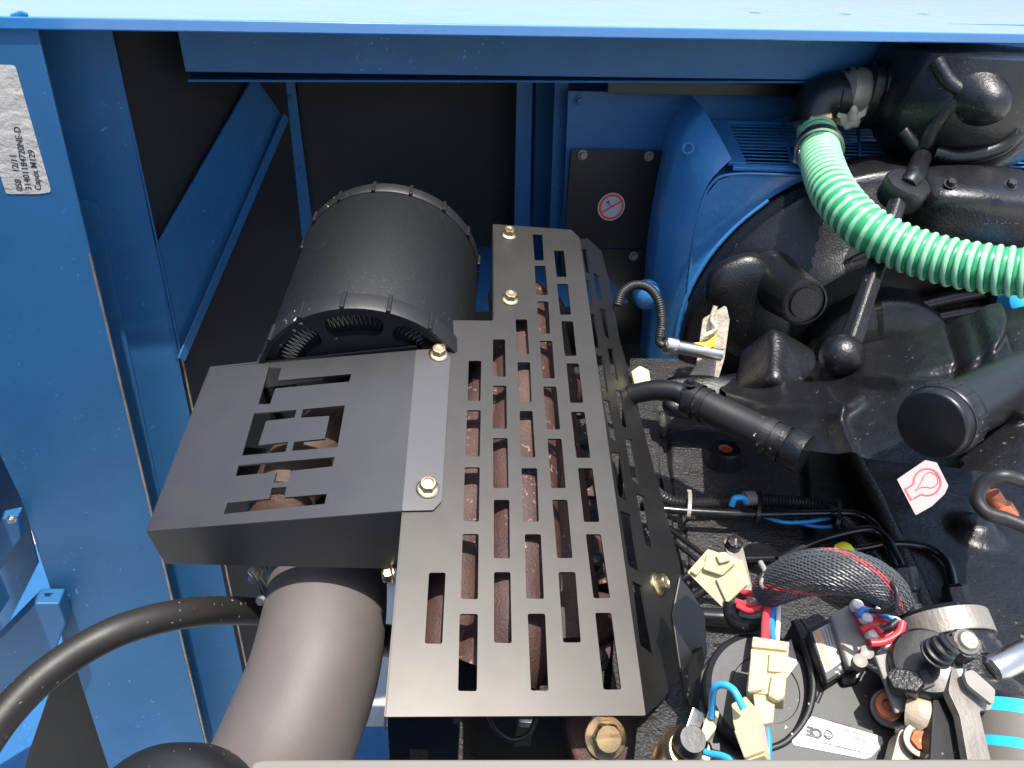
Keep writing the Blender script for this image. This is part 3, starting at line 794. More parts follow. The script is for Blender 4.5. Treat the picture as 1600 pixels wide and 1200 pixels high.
lathe('boss', [(.040, -.11), (.032, -.03), (.0305, -.004), (.029, .0), (.0265, .0005), (.026, -.003), (.020, -.003), (.019, .001), (.001, .0012)], at(1258, 474, 1.04), V((.12, -.88, .10)).normalized(), CASTS, eng, seg=56)
# irregular cast blocks
def rock(name, px, pl, th, m=CAST, bevel=.006, parent=eng):
    o_ = plate(name, px, pl, th, m, parent, rad=.006, bevel=bevel); o_.modifiers[0].segments = 4
    for p_ in o_.data.polygons: p_.use_smooth = True
    o_.modifiers[0].harden_normals = True
    return o_
def blob(name, c, axes, size, m=CASTS, ex=.45, amp=.06, fr=22., parent=eng, seg=48):
    """rounded cast lump: superellipsoid with an uneven skin"""
    bm = bmesh.new(); bmesh.ops.create_uvsphere(bm, u_segments=seg, v_segments=seg * 2 // 3, radius=1.)
    sg = lambda x: math.copysign(abs(x) ** ex, x)
    for v in bm.verts:
        k_ = V((sg(v.co.x), sg(v.co.y), sg(v.co.z))); l_ = max(abs(v.co.x), abs(v.co.y), abs(v.co.z))
        d_ = axes[0] * k_.x * size[0] + axes[1] * k_.y * size[1] + axes[2] * k_.z * size[2]
        v.co = c + d_ * (1 + amp * MN.noise(d_ * fr + c * 9))
    return obj(name, bm, m, parent, smooth=True, auto=60)
XA = (V((1, 0, 0)), V((0, 1, 0)), V((0, 0, 1)))
def rot_axes(y, x=0.):
    R_ = Matrix.Rotation(y, 3, V((0, 1, 0))) @ Matrix.Rotation(x, 3, V((1, 0, 0))); return tuple(R_ @ a_ for a_ in XA)
blob('mount_block', at(1212, 588, 1.00), rot_axes(.5, .4), (.036, .045, .036), CAST, .32, .07, 30)
blob('mount_saddle', at(1168, 482, 1.115), rot_axes(-.45), (.052, .026, .080), CASTS, .75, .05, 18)
blob('mount_block', at(1110, 622, 1.0), rot_axes(0, .5), (.06, .03, .014), CASTS, .5, .08, 30)
blob('inspection_cover', at(1560, 322, 1.20), rot_axes(.04, .25), (.115, .05, .038), CASTS, .5, .05, 20, seg=64)
def pxd(p, x, y): a_, b_ = proj(p); return math.hypot(a_ - x, b_ - y)
def pxl(p, L):
    a_, b_ = proj(p); q_ = V((a_, b_)); return min(seg_dist(q_, V(L[i_]), V(L[i_ + 1]))[0] for i_ in range(len(L) - 1))
def rear_h(p):
    h = -.016 * math.exp(-(pxd(p, 1345, 555) / 70) ** 4) + .004 * MN.noise(p * 14) + .0012 * MN.noise(p * 60)
    h -= .045 * math.exp(-(pxd(p, 1268, 540) / 48) ** 4)
    h += .014 * math.exp(-(pxl(p, [(1130, 622), (1200, 640), (1300, 652), (1345, 620)]) / 11) ** 2)
    h += .012 * math.exp(-(pxl(p, [(1285, 600), (1300, 650), (1330, 720)]) / 12) ** 2)
    h += .016 * sstep((26 - pxl(p, [(1530, 500), (1585, 640)])) / 10)
    h += .012 * sstep((60 - pxl(p, [(1390, 545), (1500, 520)])) / 14)
    h += .010 * math.exp(-(pxl(p, [(1345, 585), (1400, 600), (1460, 600)]) / 8) ** 2)
    h -= .020 * math.exp(-(pxl(p, [(1475, 500), (1510, 600)]) / 9) ** 2)
    return h
patch('rear_casting', (at(1120, 590, 1.03), at(1720, 450, .96), at(1720, 760, .70), at(1150, 690, .84)), 150, 90, CASTS, eng, hf=rear_h, up=V((0, -.6, .8)))
# curved ribs on the housing face
def rib(pts, r, m=CASTS, name='rib'): return tube(name, pts, r, m, eng, seg=16, k=8)
rib([hh(1285, 440, .05), hh(1330, 412, .05), hh(1372, 396, .05), hh(1440, 382, .05)], .009)
rib([hh(1340, 520, .035), hh(1400, 490, .035), hh(1480, 466, .035), hh(1560, 452, .035), hh(1640, 444, .035)], .010)
rib([hh(1345, 535, .04), hh(1420, 506, .04), hh(1520, 484, .04), hh(1640, 470, .04)], .008)
# top hump with cast numbers
for x, y in ((1484, 288), (1578, 290)):
    bolt(at(x, y, 1.125), V((0, -.5, .86)), .008, CASTS, 'hexw', eng)
text('cast_lettering', '3.1312', at(1535, 350, 1.14), V((1, 0, .05)), V((0, -1, .12)).normalized(), .012, CASTR, eng, off_=.001)
# recess shadow bowl
# link rod with ball end and eye
lk = thing('link_rod', at(1360, 420, 1.06), 'black forged link rod with a ball at its lower end, hanging under the strainer', 'link rod')
ra, rb = at(1408, 300, 1.10), at(1328, 538, .955)
bm = sweep_bm([ra, ra.lerp(rb, .3), ra.lerp(rb, .7), rb], lambda i: (.0125, .0120, .0125, .015)[i], 6)
obj('rod', bm, CASTS, lk, bevel=.003)
bm = bmesh.new(); bmesh.ops.create_uvsphere(bm, u_segments=40, v_segments=24, radius=.0245)
bmesh.ops.translate(bm, verts=bm.verts, vec=at(1315, 556, .945)); obj('ball', bm, CASTS, lk, smooth=True)
lathe('eye', [(.004, .004), (.026, .004), (.028, 0), (.028, -.022), (.026, -.026), (.004, -.026)], at(1418, 288, 1.10), V((.1, -.35, .93)), CASTS, lk, seg=36)
tube('strut', [at(1440, 248, 1.20), at(1428, 275, 1.12), at(1416, 292, 1.10)], .0125, CASTS, lk)

# threaded boss on the deck
def deckb(x, y, up): return on(x, y, PZ(ZD + up))
lathe('threaded_boss', [(.027, -.03), (.0205, -.012), (.0195, -.003), (.0180, 0), (.0090, 0), (.0085, -.003), (.0085, -.010), (.001, -.010)], deckb(1134, 700, .022), UP, CASTS, eng, seg=40)
lathe('thread', [(.0084, -.011), (.0084, -.001), (.0065, -.0015), (.0065, -.008), (.001, -.008)], deckb(1134, 700, .022), UP, COPPER, eng, seg=24)
tag_o = lathe('plug', [(.021, -.02), (.019, 0), (.001, .001)], deckb(1190, 868, .010), UP, CASTS, eng, seg=36)
# oil cap : big round cap with a knurled rim, lying along the right
fc = thing('oil_filter', at(1500, 660, .70), 'black oil filter canister with a ribbed ring lying on the right of the engine', 'oil filter')
cax = V((.80, .60, -.05)).normalized()
c0 = at(1454, 664, .70)
lathe('canister', [(.002, -.0005), (.0262, -.0005), (.0268, -.0003), (.0284, .0015), (.0286, .003), (.0286, .017), (.0255, .019), (.0255, .25)], c0, cax, PLAST, fc, seg=72)
lathe('collar', [(.0292, -.008), (.0305, -.006), (.0305, .009), (.0292, .011)], c0 + cax * .020, cax, PLAST, fc, seg=72)
for k in range(18):
    a = 2 * PI * k / 18; u_, v_, _ = basis(cax); d_ = u_ * math.cos(a) + v_ * math.sin(a)
    box('grip_rib', c0 + cax * .0215 + d_ * .0308, (cax.cross(d_), d_, cax), (.0016, .001, .015), PLAST, fc, bevel=.0005)
# pink paper sticker
PK = plane3(at(1402, 755, .675), at(1470, 725, .690), at(1432, 811, .650))
pk = thing('hot_sticker', on(1440, 765, PK), 'pale pink paper tag with a red outlined bulb shape on the engine casing', 'sticker')
pkn = PK[1]
sheet('paper', [on(x, y, PK) for x, y in ((1402, 755), (1446, 725), (1464, 729), (1482, 765), (1476, 778), (1456, 797), (1431, 811))], pkn, PINK, pk, lift=.0040, rad=.001)
def band(name, pts, w, m, parent, n, closed=True, lift=.0045):
    nn = len(pts); outer, inner = [], []
    for i, p in enumerate(pts):
        t = (pts[(i + 1) % nn] - pts[i - 1]).normalized(); s_ = n.cross(t)
        outer.append(p + s_ * w / 2); inner.append(p - s_ * w / 2)
    return sheet(name, outer, n, m, parent, lift=lift, holes=[inner]) if (sum(((o_ - pts[0]).length for o_ in outer)) > sum(((o_ - pts[0]).length for o_ in inner))) else sheet(name, inner, n, m, parent, lift=lift, holes=[outer])
bc = (1452, 758)
bl = [(1449 + 21 * math.cos(math.radians(a)), 760 + 21 * math.sin(math.radians(a))) for a in range(176, 486, 12)] + [(1431, 784), (1424.5, 788.6), (1415, 771), (1425, 765)]
band('red_outline', [on(x, y, PK) for x, y in bl], .0014, INKR, pk, pkn)
bl = [(1454 + 12 * math.cos(math.radians(a)), 757 + 12 * math.sin(math.radians(a))) for a in range(190, 480, 15)] + [(1440, 768), (1430, 775), (1437, 765)]
band('red_outline', [on(x, y, PK) for x, y in bl], .0007, INKR, pk, pkn)

# ================================================================== ALTERNATOR COWL
YC = 1.085; PCW = PY(YC)
cw = thing('blue_cowl', V((.5, YC, -.35)), 'bright blue cast cowl with a round opening and slatted vent on top', 'cowl')
# front face with circular cut
top_l = (1140, 262)
arc = []
for k in range(30):
    a = math.radians(200 - k * 5.0)
    arc.append(V((hc.x + HR * 1.02 * math.cos(a), YC, hc.z + HR * 1.02 * math.sin(a))))
arc = [p for p in arc if p.z < on(1140, 262, PCW).z - .01 or True]
fz = on(1300, 280, PCW).z
out = [on(1052, 640, PCW), on(1062, 560, PCW), on(1075, 420, PCW), on(1100, 310, PCW), on(1122, 282, PCW), on(1150, 272, PCW), on(1700, 291, PCW)]
arc2 = [p for p in arc if p.x < on(1700, 291, PCW).x and p.z < fz - .004]
xr = on(1700, 291, PCW)
loopc = out + [V((xr.x, YC, min(arc2[-1].z, fz - .006)))] + list(reversed(arc2))
# sheet geometry needs a simple loop: drop arc points left of the outline foot
zb = on(1052, 640, PCW).z
loopc = out + [V((xr.x, YC, min(p.z for p in arc2[-3:])))] + [p for p in reversed(arc2) if p.z > zb + .002]
obj('front_face', slab_bm(loopc, V((0, -1, 0)), .05), BLUEC, cw, bevel=.004, bseg=3)
# rounded left flank: swept from face edge back to the outer silhouette
rows = []
front = [(1052, 640), (1062, 560), (1075, 420), (1090, 335), (1108, 285), (1143, 248)]
mid = [(1026, 640), (1034, 540), (1047, 400), (1062, 300), (1084, 240), (1125, 205)]
back = [(1004, 640), (1012, 545), (1022, 400), (1042, 285), (1062, 215), (1100, 170)]
bm = bmesh.new(); R_ = []
for lst, y in ((front, YC - .002), (mid, YC - .002), (back, YC + .045)):
    R_.append([on(px, py, PY(y)) for px, py in lst])
ref = [spline(r, 5) for r in R_]
grid = []
n_ = len(ref[0])
for i in range(n_):
    a, b, c = ref[0][i], ref[1][i], ref[2][i]; row = []
    for j in range(13):
        t = j / 12
        row.append(bm.verts.new(a.lerp(c, t) + V((0, -.006 * math.sin(PI * t), 0)) + V((0, 0, 0))))
    e = c + V((.0, .16, -.0)); row.append(bm.verts.new(e)); grid.append(row)
for i in range(n_ - 1):
    for j in range(13): bm.faces.new((grid[i][j], grid[i][j + 1], grid[i + 1][j + 1], grid[i + 1][j]))
obj('flank', bm, BLUEC, cw, smooth=True, auto=60)
# ridge bead along the corner
tube('corner_bead', [on(x, y, PY(YC - .001)) for x, y in ((1056, 640), (1064, 560), (1078, 420), (1092, 335), (1112, 287), (1150, 272), (1260, 275), (1420, 281), (1700, 292))], .0022, BLUEC, cw, k=6)
tube('arc_bead', [p + V((0, -.001, 0)) for p in arc2[:-4:2]], .0035, BLUEC, cw, k=4)
# lug on the flank
bm = bmesh.new(); bmesh.ops.create_uvsphere(bm, u_segments=32, v_segments=20, radius=.88)
for v in bm.verts: v.co = on(1010, 460, PY(YC + .005)) + V((v.co.x * .024, v.co.y * .022, v.co.z * .028))
obj('lug', bm, BLUEC, cw, smooth=True)
lathe('dimple', [(.0095, 0), (.0085, .0025), (.006, .0025), (.005, 0), (.001, 0)], on(1075, 232, PY(YC + .012)), V((-.35, -.8, .4)), BLUEC, cw, seg=28)
# vent : slats on the top between the front edge and the service panel
N0, N1 = on(1145, 263, PY(YC + .004)), on(1700, 283, PY(YC + .004))
F0, F1 = on(1112, 190, off(PS, .010)), on(1700, 203, off(PS, .010))
vn = (N1 - N0).cross(F0 - N0).normalized()
if vn.z < 0: vn = -vn
def vp(u, v): return N0.lerp(N1, u).lerp(F0.lerp(F1, u), v)
bar('vent_frame', vp(0, .03), vp(1, .03), .012, .006, vn, BLUEC, cw, bevel=.0015)
bar('vent_frame', vp(0, .985), vp(1, .985), .006, .006, vn, BLUEC, cw, bevel=.0015)
bar('vent_frame', vp(.018, .08), vp(.018, .97), .026, .006, vn, BLUEC, cw, bevel=.0015)
for k in range(1, 13):
    v_ = .06 + k * .92 / 13
    bar('slat', vp(.04, v_), vp(.99, v_), .0030, .0012, vn, BLUEC, cw, bevel=.0008)
for u0 in (.17, .36, .55, .74, .92):
    bar('cross_slat', vp(u0, .08) + vn * .001, vp(u0 , .97) + vn * .001, .004, .005, vn, BLUEC, cw, bevel=.0008)
obj('vent_well', slab_bm([vp(0, .04) - vn * .05, vp(1, .04) - vn * .05, vp(1, .97) - vn * .05, vp(0, .97) - vn * .05], vn, .004), BLKP, cw)
# bead along the edge between deck and gear case
bd = [on(x, y, PZ(ZD + .038)) for x, y in ((1268, 560), (1292, 620), (1330, 700), (1372, 782), (1404, 850), (1440, 930), (1480, 1010))]
obj('case_bead', sweep_bm(spline(bd, 12), lambda i: .0072, 18), CASTR, eng, smooth=True)

KS = 1.33                                       # this group hangs under the roof edge, 1.33 x farther than first measured
def atk(x, y, d): return at(x, y, d * KS)
def lathek(name, prof, *a, **k): return lathe(name, [(r * KS, h * KS) for r, h in prof], *a, **k)
def tubek(name, pts, r, *a, **k): return tube(name, pts, r * KS, *a, **k)

# ================================================================== STRAINER BODY (top right) and green hose
st_c = atk(1505, 150, .985)
sr = thing('strainer', st_c, 'black cast strainer body under the roof edge feeding the green hose', 'strainer')
n1 = V((.08, -.75, .66)).normalized()
# cast body: lumpy revolved cup
def cup(name, c, ax, prof, m=CASTS, seg=72, amp=.03):
    bm = lathe_bm([(r * KS, h * KS) for r, h in prof], c, ax, seg)
    for v in bm.verts:
        d = v.co - c
        v.co = c + d * (1 + amp * MN.noise(d * 28) + amp * .5 * MN.noise(d * 60 + V((3, 1, 2))))
    return obj(name, bm, m, sr, smooth=True, auto=50)
cup('body', st_c, UP, [(.010, -.080), (.030, -.078), (.056, -.068), (.076, -.050), (.088, -.026), (.093, -.004), (.089, .020), (.086, .036), (.084, .045), (.02, .047)])
cup('shoulder', atk(1430, 110, .98), V((.3, -.3, 1)), [(.01, -.05), (.03, -.045), (.042, -.02), (.045, .018), (.043, .026), (.01, .028)])
cup('shoulder', atk(1560, 118, .96), V((0, -.15, 1)), [(.01, -.05), (.04, -.04), (.055, -.01), (.046, .008), (.01, .010)])
cup('drain_boss', atk(1550, 165, .893), V((.1, -.9, -.1)), [(.034, -.04), (.025, -.012), (.019, .0), (.014, .008), (.008, .012), (.002, .013)], amp=.01)
cup('drain_boss', atk(1505, 268, .96), V((0, -.2, -1)), [(.03, -.03), (.012, 0), (.010, .008), (.002, .010)], amp=.01)
def cyl_hit(x, y, r):
    # where the sight line meets the upright wall of the body
    d = ray(x, y); ox, oy = -st_c.x, -st_c.y
    A_ = d.x ** 2 + d.y ** 2; B_ = 2 * (ox * d.x + oy * d.y); C_ = ox * ox + oy * oy - r * r
    t_ = (-B_ - math.sqrt(max(0, B_ * B_ - 4 * A_ * C_))) / (2 * A_); return d * t_
for pts, r in ((((1412, 205), (1440, 232), (1458, 200), (1485, 168), (1520, 150)), .0075), (((1462, 240), (1500, 246), (1560, 232), (1592, 205)), .0075), (((1462, 95), (1485, 130), (1515, 150)), .007)):
    tubek('rib', [cyl_hit(x, y, .0875 * KS * (.97 if y > 225 else 1)) for x, y in pts], r, CASTS, sr)
text('cast_lettering', '.C1411', cyl_hit(1466, 140, .096 * KS), V((1, 0, -.15)), n1, .009, CASTS, sr, off_=.0015)
# inlet flange pair left of the body
nx = V((-1, -.05, .02)).normalized()
f0 = atk(1352, 148, .955)
lathek('neck', [(.024, -.09), (.024, -.01), (.028, 0)], atk(1378, 146, .96), nx, CASTS, sr, seg=32)
def oval_plate(c, n, a, b, th, m, name):
    u_ = V((0, -.35, 1)); u_ = (u_ - n * u_.dot(n)).normalized(); v_ = n.cross(u_)
    L = [c + u_ * a * math.cos(t) * (1 if abs(math.cos(t)) < .99 else 1) + v_ * b * math.sin(t) for t in [2 * PI * k / 40 for k in range(40)]]
    return obj(name, slab_bm(L, n, th), m, sr, bevel=.002)
oval_plate(atk(1363, 148, .955), nx, 0.0477, 0.0377, 0.0188, CASTS, 'flange')
oval_plate(atk(1346, 148, .955), nx, 0.0477, 0.0366, 0.0133, CASTS, 'flange')
oval_plate(atk(1355, 148, .955), nx, 0.0443, 0.0333, 0.0133, ALU, 'gasket')
lathek('adapter_ring', [(.022, -.01), (.025, 0), (.025, .014), (.021, .018), (.018, .022)], atk(1341, 144, .953), nx, ALU, sr, seg=32)
for y in (117, 176): bolt(atk(1334, y, .945), nx, 0.0133, CASTS, 'hexw', sr)
bm = bmesh.new(); bmesh.ops.create_icosphere(bm, subdivisions=4, radius=0.0233)
for v in bm.verts:
    d = v.co.copy(); v.co = d * (1 + .5 * MN.noise(d * 90)); v.co = V((v.co.x, v.co.y * .7, v.co.z * 1.1)) + atk(1334, 168, .945)
obj('sealant', bm, MASK, sr, smooth=True)
# black elbow, brass ferrule, clamp, green hose
gh = thing('green_hose', atk(1340, 330, .9), 'ribbed green suction hose with black elbow, brass ferrule and clamp', 'hose')
ef = [atk(1330, 150, .948), atk(1302, 149, .945), atk(1281, 157, .942), atk(1273, 172, .940), atk(1273, 180, .940)]
obj('elbow', sweep_bm(spline(ef, 8), lambda i: 0.0299 if i < 6 else 0.0326, 28), PLAST, gh, smooth=True)
fa_, fb_ = atk(1273, 182, .940), atk(1276, 204, .938)
lathek('ferrule', [(.021, 0), (.0225, .001), (.0225, .008), (.020, .010), (.020, .018)], fa_, (fb_ - fa_), BRASS, gh, seg=6, smooth=False, bevel=.001)
hpts = [at(1275, 202, 1.249), at(1279, 228, 1.20), at(1286, 262, 1.125), at(1305, 305, 1.055), at(1345, 350, 1.02), at(1400, 382, 1.01), at(1470, 406, 1.0), at(1545, 420, .99), at(1640, 430, .985), at(1760, 440, .97), at(1900, 470, .95)]
q, Lh = resample(spline(hpts, 14), .0013)
pitch = 9
rr_ = lambda i: .0245 + .0012 * max(0, math.cos(2 * PI * i / pitch)) if i > 36 else .0250
obj('hose_wall', sweep_bm(q, rr_, 30, mi=None), GRN1, gh, smooth=True, auto=70)
fr_ = frames(q)
# spiral ring: white-green torus rings every pitch
bm = bmesh.new(); sp_pts = []
turns = (len(q) - 10) / pitch; ns = 26
tot = int(turns * ns)
for s_ in range(tot):
    i = 4 + s_ * pitch / ns; i0 = int(i); f_ = i - i0
    if i0 + 1 >= len(q): break
    p = q[i0].lerp(q[i0 + 1], f_); t, u_, v_ = fr_[i0]
    a = 2 * PI * s_ / ns
    sp_pts.append(p + (u_ * math.cos(a) + v_ * math.sin(a)) * .0243)
bm = sweep_bm(sp_pts, .0034, 8)
obj('spiral', bm, GRN2, gh, smooth=True, auto=80)
ccl, ccd = at(1279.5, 232, 1.192), (at(1286, 262, 1.125) - at(1277, 215, 1.225)).normalized()
obj('clamp_band', lathe_bm(ring_prof(0.0288, 0.0327, 0.0173), ccl - ccd * .0065, ccd, 48, cap=False), STEEL, gh, bevel=.0006)
lathek('clamp_screw', [(.005, -.012), (.005, .012)], at(1250, 236, 1.19), V((.2, -.1, 1)), STEEL, gh, seg=16)
tubek('clamp_tail', [at(1252, 228, 1.18), at(1247, 244, 1.17), at(1253, 256, 1.16)], .0025, STEEL, gh)
# blue end at the frame edge
o = lathek('plastic_plug', [(.004, .012), (.012, .012), (.017, .008), (.018, 0), (.018, -.03)], atk(1606, 470, .86), V((-.3, -.8, .5)), LBLU, seg=32)
tag(o, 'bright blue plastic cap at the right edge under the green hose', 'cap')

# ================================================================== SPEED SENSOR with convoluted lead
ss = thing('speed_sensor', at(1075, 545, .95), 'silver sensor with a looping black convoluted lead on masking residue by the cowl', 'sensor')
sa, sb = at(1037, 538, .960), at(1118, 553, .985)
sd_ = (sb - sa).normalized()
lathe('barrel', [(.002, -.002), (.009, 0), (.0115, .003), (.0115, .016), (.0085, .018), (.0085, .075)], sa, sd_, STEEL, ss, seg=28)
obj('lead', conduit_bm([at(965, 478, .95), at(972, 458, .955), at(990, 446, .96), at(1012, 449, .962), at(1028, 468, .962), at(1034, 500, .962), at(1031, 526, .96)], .0062), RUBR, ss, smooth=True, auto=80)
tube('pigtail', [at(1031, 522, .96), at(1029, 534, .96), at(1036, 540, .96)], .0045, RUBR, ss)
ms = thing('masked_bracket', at(1110, 560, 1.0), 'cream smeared bracket with a yellow paint mark beside the blue cowl', 'bracket')
plate('bracket', [(1098, 500), (1135, 478), (1140, 500), (1132, 560), (1120, 600), (1072, 600), (1088, 570)], (at(1115, 550, 1.00), V((-.2, -.9, .35)).normalized()), .02, MASK, ms, rad=.003, bevel=.002)
plate('yellow_mark', [(1078, 536), (1105, 534), (1120, 522), (1117, 540), (1098, 548), (1080, 546)], (at(1100, 540, .975), V((-.2, -.8, .5)).normalized()), .008, YELP, ms, rad=.003, bevel=.0015)
tube('strap', [at(1118, 478, .99), at(1112, 500, .99), at(1118, 515, .99), at(1100, 525, .99)], .003, MASK, ms)
# small cream block left of it
o = plate('cream_connector', [(986, 580), (1000, 571), (1014, 578), (1018, 600), (992, 604)], (at(1000, 588, .88), V((-.1, -.7, .7)).normalized()), .02, CREAM, bevel=.0015)
tag(o, 'small cream connector half hidden behind the guard next to the black bend', 'connector')
for x, y, c_ in ((1003, 637, REDW), (1008, 641, WHIW)):
    pass
# ---- black coolant elbow hose
eh = thing('breather_hose', at(1150, 640, .85), 'black rubber hose with clamps running from the guard to the engine block', 'hose')
e = [at(985, 617, .87), at(1020, 610, .865), at(1055, 612, .86), at(1080, 624, .855)]
tube('thin_hose', e, .0115, PLAST, eh, seg=22)
e2 = [at(1078, 622, .855), at(1115, 640, .845), at(1160, 662, .835), at(1205, 684, .825), at(1235, 700, .82)]
tube('thick_hose', e2, .0175, RUBR, eh, seg=28)
def clampband(p, d, r, w, m, parent, name='clamp'):
    return obj(name, lathe_bm(ring_prof(r, r + .0016, w), p - d * (w / 2), d, 36, cap=False), m, parent)
dh = (e2[2] - e2[1]).normalized()
clampband(at(1083, 624, .853), dh, .018, .012, PLAST, eh)
clampband(at(1100, 633, .849), dh, .0178, .006, PLAST, eh)
clampband(at(1200, 682, .826), dh, .0180, .009, STEEL if False else RUBR, eh)
clampband(at(1222, 693, .822), dh, .0180, .006, CASTS, eh)
lathe('stub', [(.019, 0), (.021, .004), (.021, .02)], at(1228, 696, .822), dh, CASTS, eh, seg=32)
bolt(at(1078, 600, .84), UP, .007, CASTS, 'hexw', eh)

# ================================================================== DECK LINES
def dz(x, y, up): return on(x, y, PZ(ZD + up))
# steel line across the deck with a bend into the first nut
o = tube('fuel_line', [dz(1000, 792, .03), dz(1080, 799, .03), dz(1180, 803, .03), dz(1300, 802, .03), dz(1340, 804, .032), dz(1368, 820, .036), dz(1386, 850, .045), dz(1400, 890, .05)], .0043, GLOSSL, seg=16)
tag(o, 'long glossy black steel line crossing the engine top to the larger union nut', 'pipe')
o = tube('fuel_line', [dz(1215, 875, .022), dz(1260, 852, .03), dz(1320, 833, .04), dz(1362, 828, .046), dz(1385, 842, .048), dz(1400, 868, .05), dz(1412, 892, .05)], .0044, GLOSSL, seg=16)
tag(o, 'arched black line rising beside the yellow plug to the larger union nut', 'pipe')
o = tube('fuel_line', [dz(1290, 868, .03), dz(1340, 858, .04), dz(1400, 850, .045), dz(1450, 856, .048), dz(1480, 878, .05), dz(1492, 920, .05)], .0040, GLOSSL, seg=16)
tag(o, 'rightmost arched black line ending in the smaller union nut', 'pipe')
for pts, lab in (([dz(1020, 808, .02), dz(1070, 845, .025), dz(1110, 875, .03)], 'upper of two thin steel lines passing under the guard to the cream plug'),
                 ([dz(1025, 826, .02), dz(1070, 860, .025), dz(1115, 895, .03)], 'lower of two thin steel lines passing under the guard to the cream plug'),
                 ([dz(1165, 872, .02), dz(1225, 872, .02), dz(1290, 888, .02)], 'thin steel line running right from the slotted bracket screw')):
    o = tube('thin_line', pts, .0026, GLOSSL, seg=10); tag(o, lab, 'pipe')
for pts, lab in (([dz(1060, 908, .012), dz(1085, 896, .02), dz(1110, 900, .02)], 'short black line arching below the brass guard bolt'),
                 ([dz(1085, 932, .012), dz(1110, 920, .02), dz(1140, 925, .02)], 'second short black line arching below the brass guard bolt'),
                 ([dz(1090, 963, .012), dz(1150, 966, .016), dz(1200, 968, .012)], 'black hose lying across the deck below the cream plug')):
    o = tube('short_line', pts, .0042 if 'hose' not in lab else .0085, GLOSSL, seg=14); tag(o, lab, 'pipe')
o = obj('convoluted_loom', conduit_bm([dz(1015, 760, .025), dz(1045, 782, .024), dz(1090, 787, .024), dz(1145, 783, .026)], .0072, .0036, 12, .26), LOOM, smooth=True, auto=80)
tag(o, 'left length of black convoluted loom above the long steel line', 'cable')
o = obj('convoluted_loom', conduit_bm([dz(1165, 782, .026), dz(1230, 784, .026), dz(1285, 792, .024), dz(1320, 815, .022), dz(1350, 850, .02), dz(1385, 890, .02)], .0078, .0036, 12, .26), LOOM, smooth=True, auto=80)
tag(o, 'right length of black convoluted loom curving down past the line clips', 'cable')
o = tube('blue_wire', [dz(1143, 790, .026), dz(1148, 779, .034), dz(1160, 778, .034), dz(1166, 785, .028)], .0035, LBLU); tag(o, 'short bright blue wire bend where the loom is open', 'wire')
o = tube('blue_wire', [dz(1190, 806, .018), dz(1225, 816, .018), dz(1265, 815, .018), dz(1310, 806, .018)], .0021, LBLU); tag(o, 'upper light blue wire under the steel line', 'wire')
o = tube('blue_wire', [dz(1240, 814, .014), dz(1275, 823, .014), dz(1320, 822, .014)], .0021, BLUW); tag(o, 'lower dark blue wire under the steel line', 'wire')
def ziptie(x, y0, y1, up, lab, m=PLAST):
    t_ = thing('cable_tie', dz(x, (y0 + y1) / 2, up), lab, 'cable tie')
    a, b = dz(x, y0, up), dz(x, y1, up)
    mid = (a + b) / 2; d = (b - a); r_ = d.length / 2
    L = [mid + d.normalized() * (-r_ * math.cos(t)) + UP * (r_ * .55 * math.sin(t)) for t in [PI * 2 * k / 20 for k in range(21)]]
    bm = bmesh.new(); X = d.normalized().cross(UP)
    for i in range(20):
        p, q_ = L[i], L[i + 1]
        vs = [bm.verts.new(p - X * .002), bm.verts.new(p + X * .002), bm.verts.new(q_ + X * .002), bm.verts.new(q_ - X * .002)]; bm.faces.new(vs)
    bmesh.ops.remove_doubles(bm, verts=bm.verts, dist=1e-6)
    o_ = obj('strap', bm, m, t_); sm = o_.modifiers.new('s', 'SOLIDIFY'); sm.thickness = .001; sm.offset = 1
    box('head', a + UP * .003, (X, d.normalized(), UP), (.005, .004, .006), m, t_, bevel=.0006)
ziptie(1076, 773, 806, .028, 'clear worn cable tie around loom and steel line, nearest the guard', GREYP)
ziptie(1184, 772, 812, .028, 'black cable tie around loom and steel line, middle of the deck')
ziptie(1308, 788, 824, .028, 'black cable tie at the right bend of the steel line')
o = lathe('loom_joint', [(.0085, -.006), (.0085, .006)], dz(1171, 779, .028), V((1, .15, 0)), GREYP, seg=20); tag(o, 'grey sleeve closing the loom beside the blue wire bend', 'sleeve')
# union nuts with stubs
def union(x, y, up, r, lab, dx=.25, dy=-.6):
    t_ = thing('union_nut', dz(x, y, up), lab, 'nut')
    n_ = V((-.15, .75, .65)).normalized(); c_ = dz(x, y, up)
    lathe('hex', [(r * .75, .013), (r, .010), (r, -.010), (r * .8, -.013)], c_, n_, CASTS, t_, seg=6, smooth=False, bevel=.0008)
    lathe('stub', [(r * .72, -.010), (r * .72, -.022), (r * .95, -.023), (r * .95, -.030)], c_, n_, CASTS, t_, seg=24)
union(1414, 905, .050, .0125, 'larger black hexagonal union nut where the arched lines meet')
union(1496, 935, .050, .0115, 'smaller black hexagonal union nut at the end of the rightmost arched line')
# yellow marked plug
yp = thing('yellow_plug', dz(1325, 870, .04), 'yellow marked round brass plug between the arched lines', 'plug')
lathe('hex', [(.011, -.02), (.011, .004), (.009, .008), (.002, .009)], dz(1325, 870, .04), V((.25, -.1, .95)), GOLD, yp, seg=6, smooth=False, bevel=.001)
lathe('paint_dab', [(.009, -.001), (.010, .003), (.006, .0075), (.001, .0085)], dz(1319, 862, .043), V((0, .1, 1)), YELP, yp, seg=20)
o = lathe('yellow_dot', [(.005, 0), (.0055, .003), (.003, .006), (.001, .0065)], dz(1293, 870, .04), V((0, 0, 1)), YELP, seg=18); tag(o, 'small yellow paint dab left of the yellow marked plug', 'paint mark')
